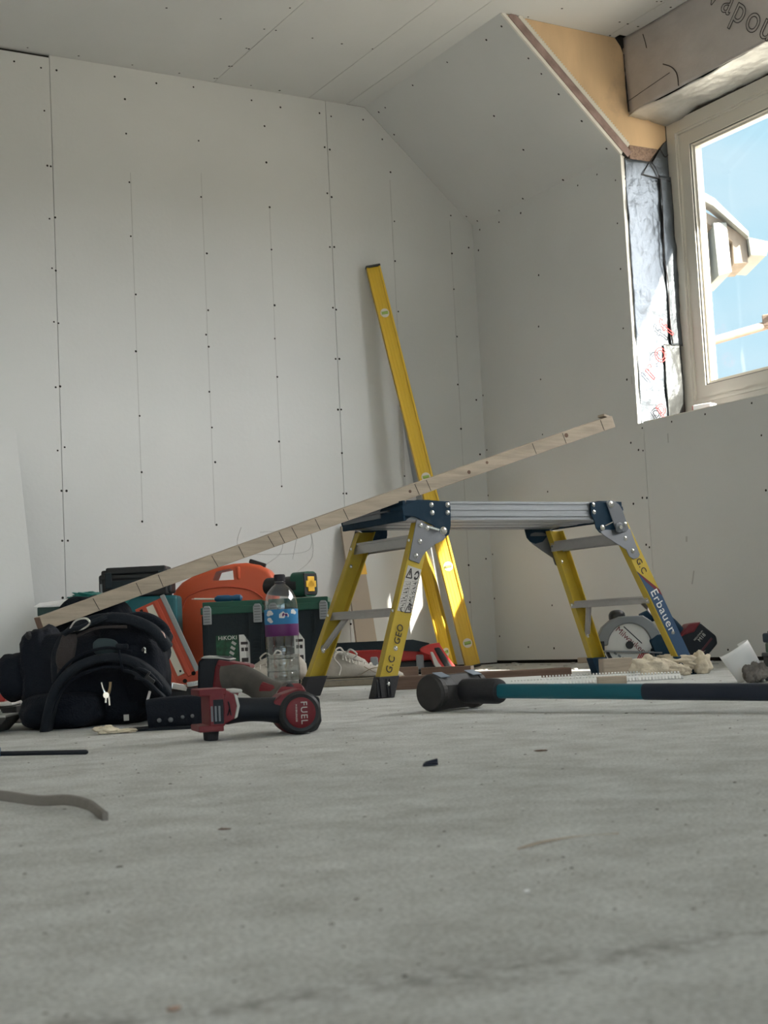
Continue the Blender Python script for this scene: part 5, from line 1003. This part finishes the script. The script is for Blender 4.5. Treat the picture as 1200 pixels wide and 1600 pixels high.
t = MB().prism([(0,0),(.018,.001),(.0175,.0085),(.013,.0075),(.004,.0055),(.001,.003)], (.878,1.424,0), (.862,-.507,0), (0,0,1), (.003,.006,0)).prism([(.001,.003),(.017,.0035),(.0165,.0045),(.001,.004)], (.877,1.421,0), (.862,-.507,0), (0,0,1), (.003,.006,0))
tag(t.build('plastic_chip', M['dkchip'], bevel=.0003), 'small folded blue-black plastic chip alone on the floor', 'chip')
tag(MB().blob((1.07,1.453,.001),(.016,.006,.002),(0,0,-.5),.4).floor_at(.0002).build('bark_chip', M['timber_b'], smooth=True), 'tiny brown splinter on the floor right of the blue-black chip', 'splinter')
tag(MB().tube([(.590,.835,.0009),(.615,.842,.0016),(.642,.847,.0013),(.660,.842,.0018),(.682,.836,.0010)], lambda s: .0006+.0004*math.sin(s*6), 6).build('twig', M['timber'], smooth=True), 'thin pale wood sliver on the floor, lower right', 'splinter')
tag(MB().blob((.500,.701,.0009),(.0035,.003,.0018),None,.4).build('white_crumb', M['paper'], smooth=True), 'tiny white plaster crumb on the floor below the wood sliver', 'crumb')
tag(MB().blob((.232,.590,.001),(.006,.003,.002),None,.4).floor_at(.0001).build('brick_crumb', M['chip'], smooth=True), 'tiny reddish crumb at the bottom edge of the photo', 'crumb')
tag(MB().blob((.487,1.11,.0008),(.010,.003,.0012),(0,0,-.45),.6,5).floor_at(.0001).build('wood_shaving', M['timber_b'], smooth=True), 'flat brown shaving on the floor below the grey strap', 'splinter')
# offcut and stack at the left edge
t = thing('plaster_hawk', (.738,2.800,0), rz_of((.862,-.507)), 'dark wedge-edged plate with pale top at the left edge', 'plate')
MB().prism([(-.25,0),(.010,0),(.036,.026),(.036,.030),(-.25,.030)], (0,0,0), (1,0,0), (0,0,1), (0,.12,0)).build('plate', M['mgrey'], t, bevel=.001)
MB().span((-.25,.0,.0302),(.035,.12,.0335)).build('pale_top', M['pale'], t); MB().blob((-.0,.05,.036),(.03,.04,.016),None,.3).build('plaster_blob', M['pale'], t, smooth=True)  # pale layer over the darker plate
z = 0
for nm, h_, m_, w_, lab, cat in (('folded_cloth',.020,'gwool',.10,'grey folded cloth, lowest of the pile at the left edge','cloth'), ('dust_bag',.018,'black',.075,'black flat bag in the pile at the left edge','bag'), ('paper_pad',.010,'paper',.065,'white paper pad in the pile at the left edge','paper'), ('brush_pack',.017,'red',.05,'red pack under the topmost white one at the left edge','pack'), ('blister_pack',.014,'paper',.035,'topmost white pack in the pile at the left edge','pack')):
    tag(MB().box((.79+w_*.5,3.24-w_*.3,z+h_/2),(w_+.12,.10,h_-.0005),(0,0,-.53+z)).build(nm, M[m_], bevel=.003), lab, cat); z += h_
# grit strewn on the floor: nobody could count it
mb = MB(); rs = random.Random(5)
for _ in range(380):
    t_ = .55+3.6*rs.random()**1.4; u = rs.uniform(-.30,.30)*t_; p = Vector((.5075*t_+.862*u, .8575*t_-.505*u, 0)); r = rs.uniform(.0004,.0011)*(1.6 if rs.random() < .12 else 1)*(.6+.3*t_)
    n = rs.choice((4,5,6)); a0 = rs.random()*6; st_ = rs.uniform(1,2.4)
    lo = [p+Vector((r*st_*math.cos(a0+2*math.pi*k/n), r*math.sin(a0+2*math.pi*k/n), .0001)) for k in range(n)]; c = sum(lo, Vector())/n
    mb.loft(lo, [c+(q-c)*.6+Vector((0,0,r*.5)) for q in lo])
tag(mb.build('floor_grit', M['crumb']), 'fine dark grit and crumbs strewn over the concrete floor', 'grit', kind='stuff')
mb = MB()
for _ in range(60):
    x = rs.uniform(2.86,3.5); y = rs.uniform(2.6,4.9); mb.blob((x,y,.002),(rs.uniform(.01,.04),rs.uniform(.01,.03),rs.uniform(.003,.010)),(0,0,rs.random()*3),.5,3,rs.random()*9,1,5)
mb.floor_at(.0002); tag(mb.build('plaster_rubble', M['pale'], smooth=True), 'pale plaster crumbs along the foot of the walls', 'rubble', kind='stuff')
# ---------------------------------------------------------------- parts that lie apart get an object each
def pieces(ob):
    me = ob.data; bm = bmesh.new(); bm.from_mesh(me); bm.verts.ensure_lookup_table(); seen = [-1]*len(bm.verts); isl = []
    for v in bm.verts:
        if seen[v.index] >= 0: continue
        k = len(isl); st = [v]; seen[v.index] = k; mem = []
        while st:
            q = st.pop(); mem.append(q.index)
            for e in q.link_edges:
                w = e.other_vert(q)
                if seen[w.index] < 0: seen[w.index] = k; st.append(w)
        isl.append(mem)
    if not 1 < len(isl) <= 80: bm.free(); return
    bb = []
    for mem in isl:
        cs_ = [bm.verts[i].co for i in mem]; bb.append(([min(c[k] for c in cs_) for k in range(3)], [max(c[k] for c in cs_) for k in range(3)]))
    grp = list(range(len(isl)))
    def root(i):
        while grp[i] != i: i = grp[i]
        return i
    for i in range(len(isl)):
        for j in range(i):
            gap = math.sqrt(sum(max(0, bb[i][0][k]-bb[j][1][k], bb[j][0][k]-bb[i][1][k])**2 for k in range(3))); sz = max(math.dist(*bb[i]), math.dist(*bb[j]))
            if gap < .45*sz: grp[root(i)] = root(j)
    gs = sorted(set(root(i) for i in range(len(isl))))
    if len(gs) < 2: bm.free(); return
    for n, g in enumerate(gs):
        keep = set(i for k in range(len(isl)) if root(k) == g for i in isl[k]); b2 = bm.copy(); b2.verts.ensure_lookup_table()
        bmesh.ops.delete(b2, geom=[v for v in b2.verts if v.index not in keep], context='VERTS')
        m2 = me.copy(); b2.to_mesh(m2); b2.free(); nm = ob.name.split('.')[0]; nm = {'bolts':'bolt','rivets':'rivet','slots':'slot','pencil_marks':'pencil_mark','knots':'knot'}.get(nm, nm)
        o2 = ob if n == 0 else ob.copy()
        o2.data = m2; o2.name = nm
        if n: COL.objects.link(o2)
    bm.free()
for ob in list(bpy.data.objects):
    if ob.type == 'MESH' and ob.get('kind') not in ('structure', 'stuff') and ob.parent and ob.parent.get('kind') != 'structure' and not ob.children and 'lettering' not in ob.name and 'handwriting' not in ob.name: pieces(ob)
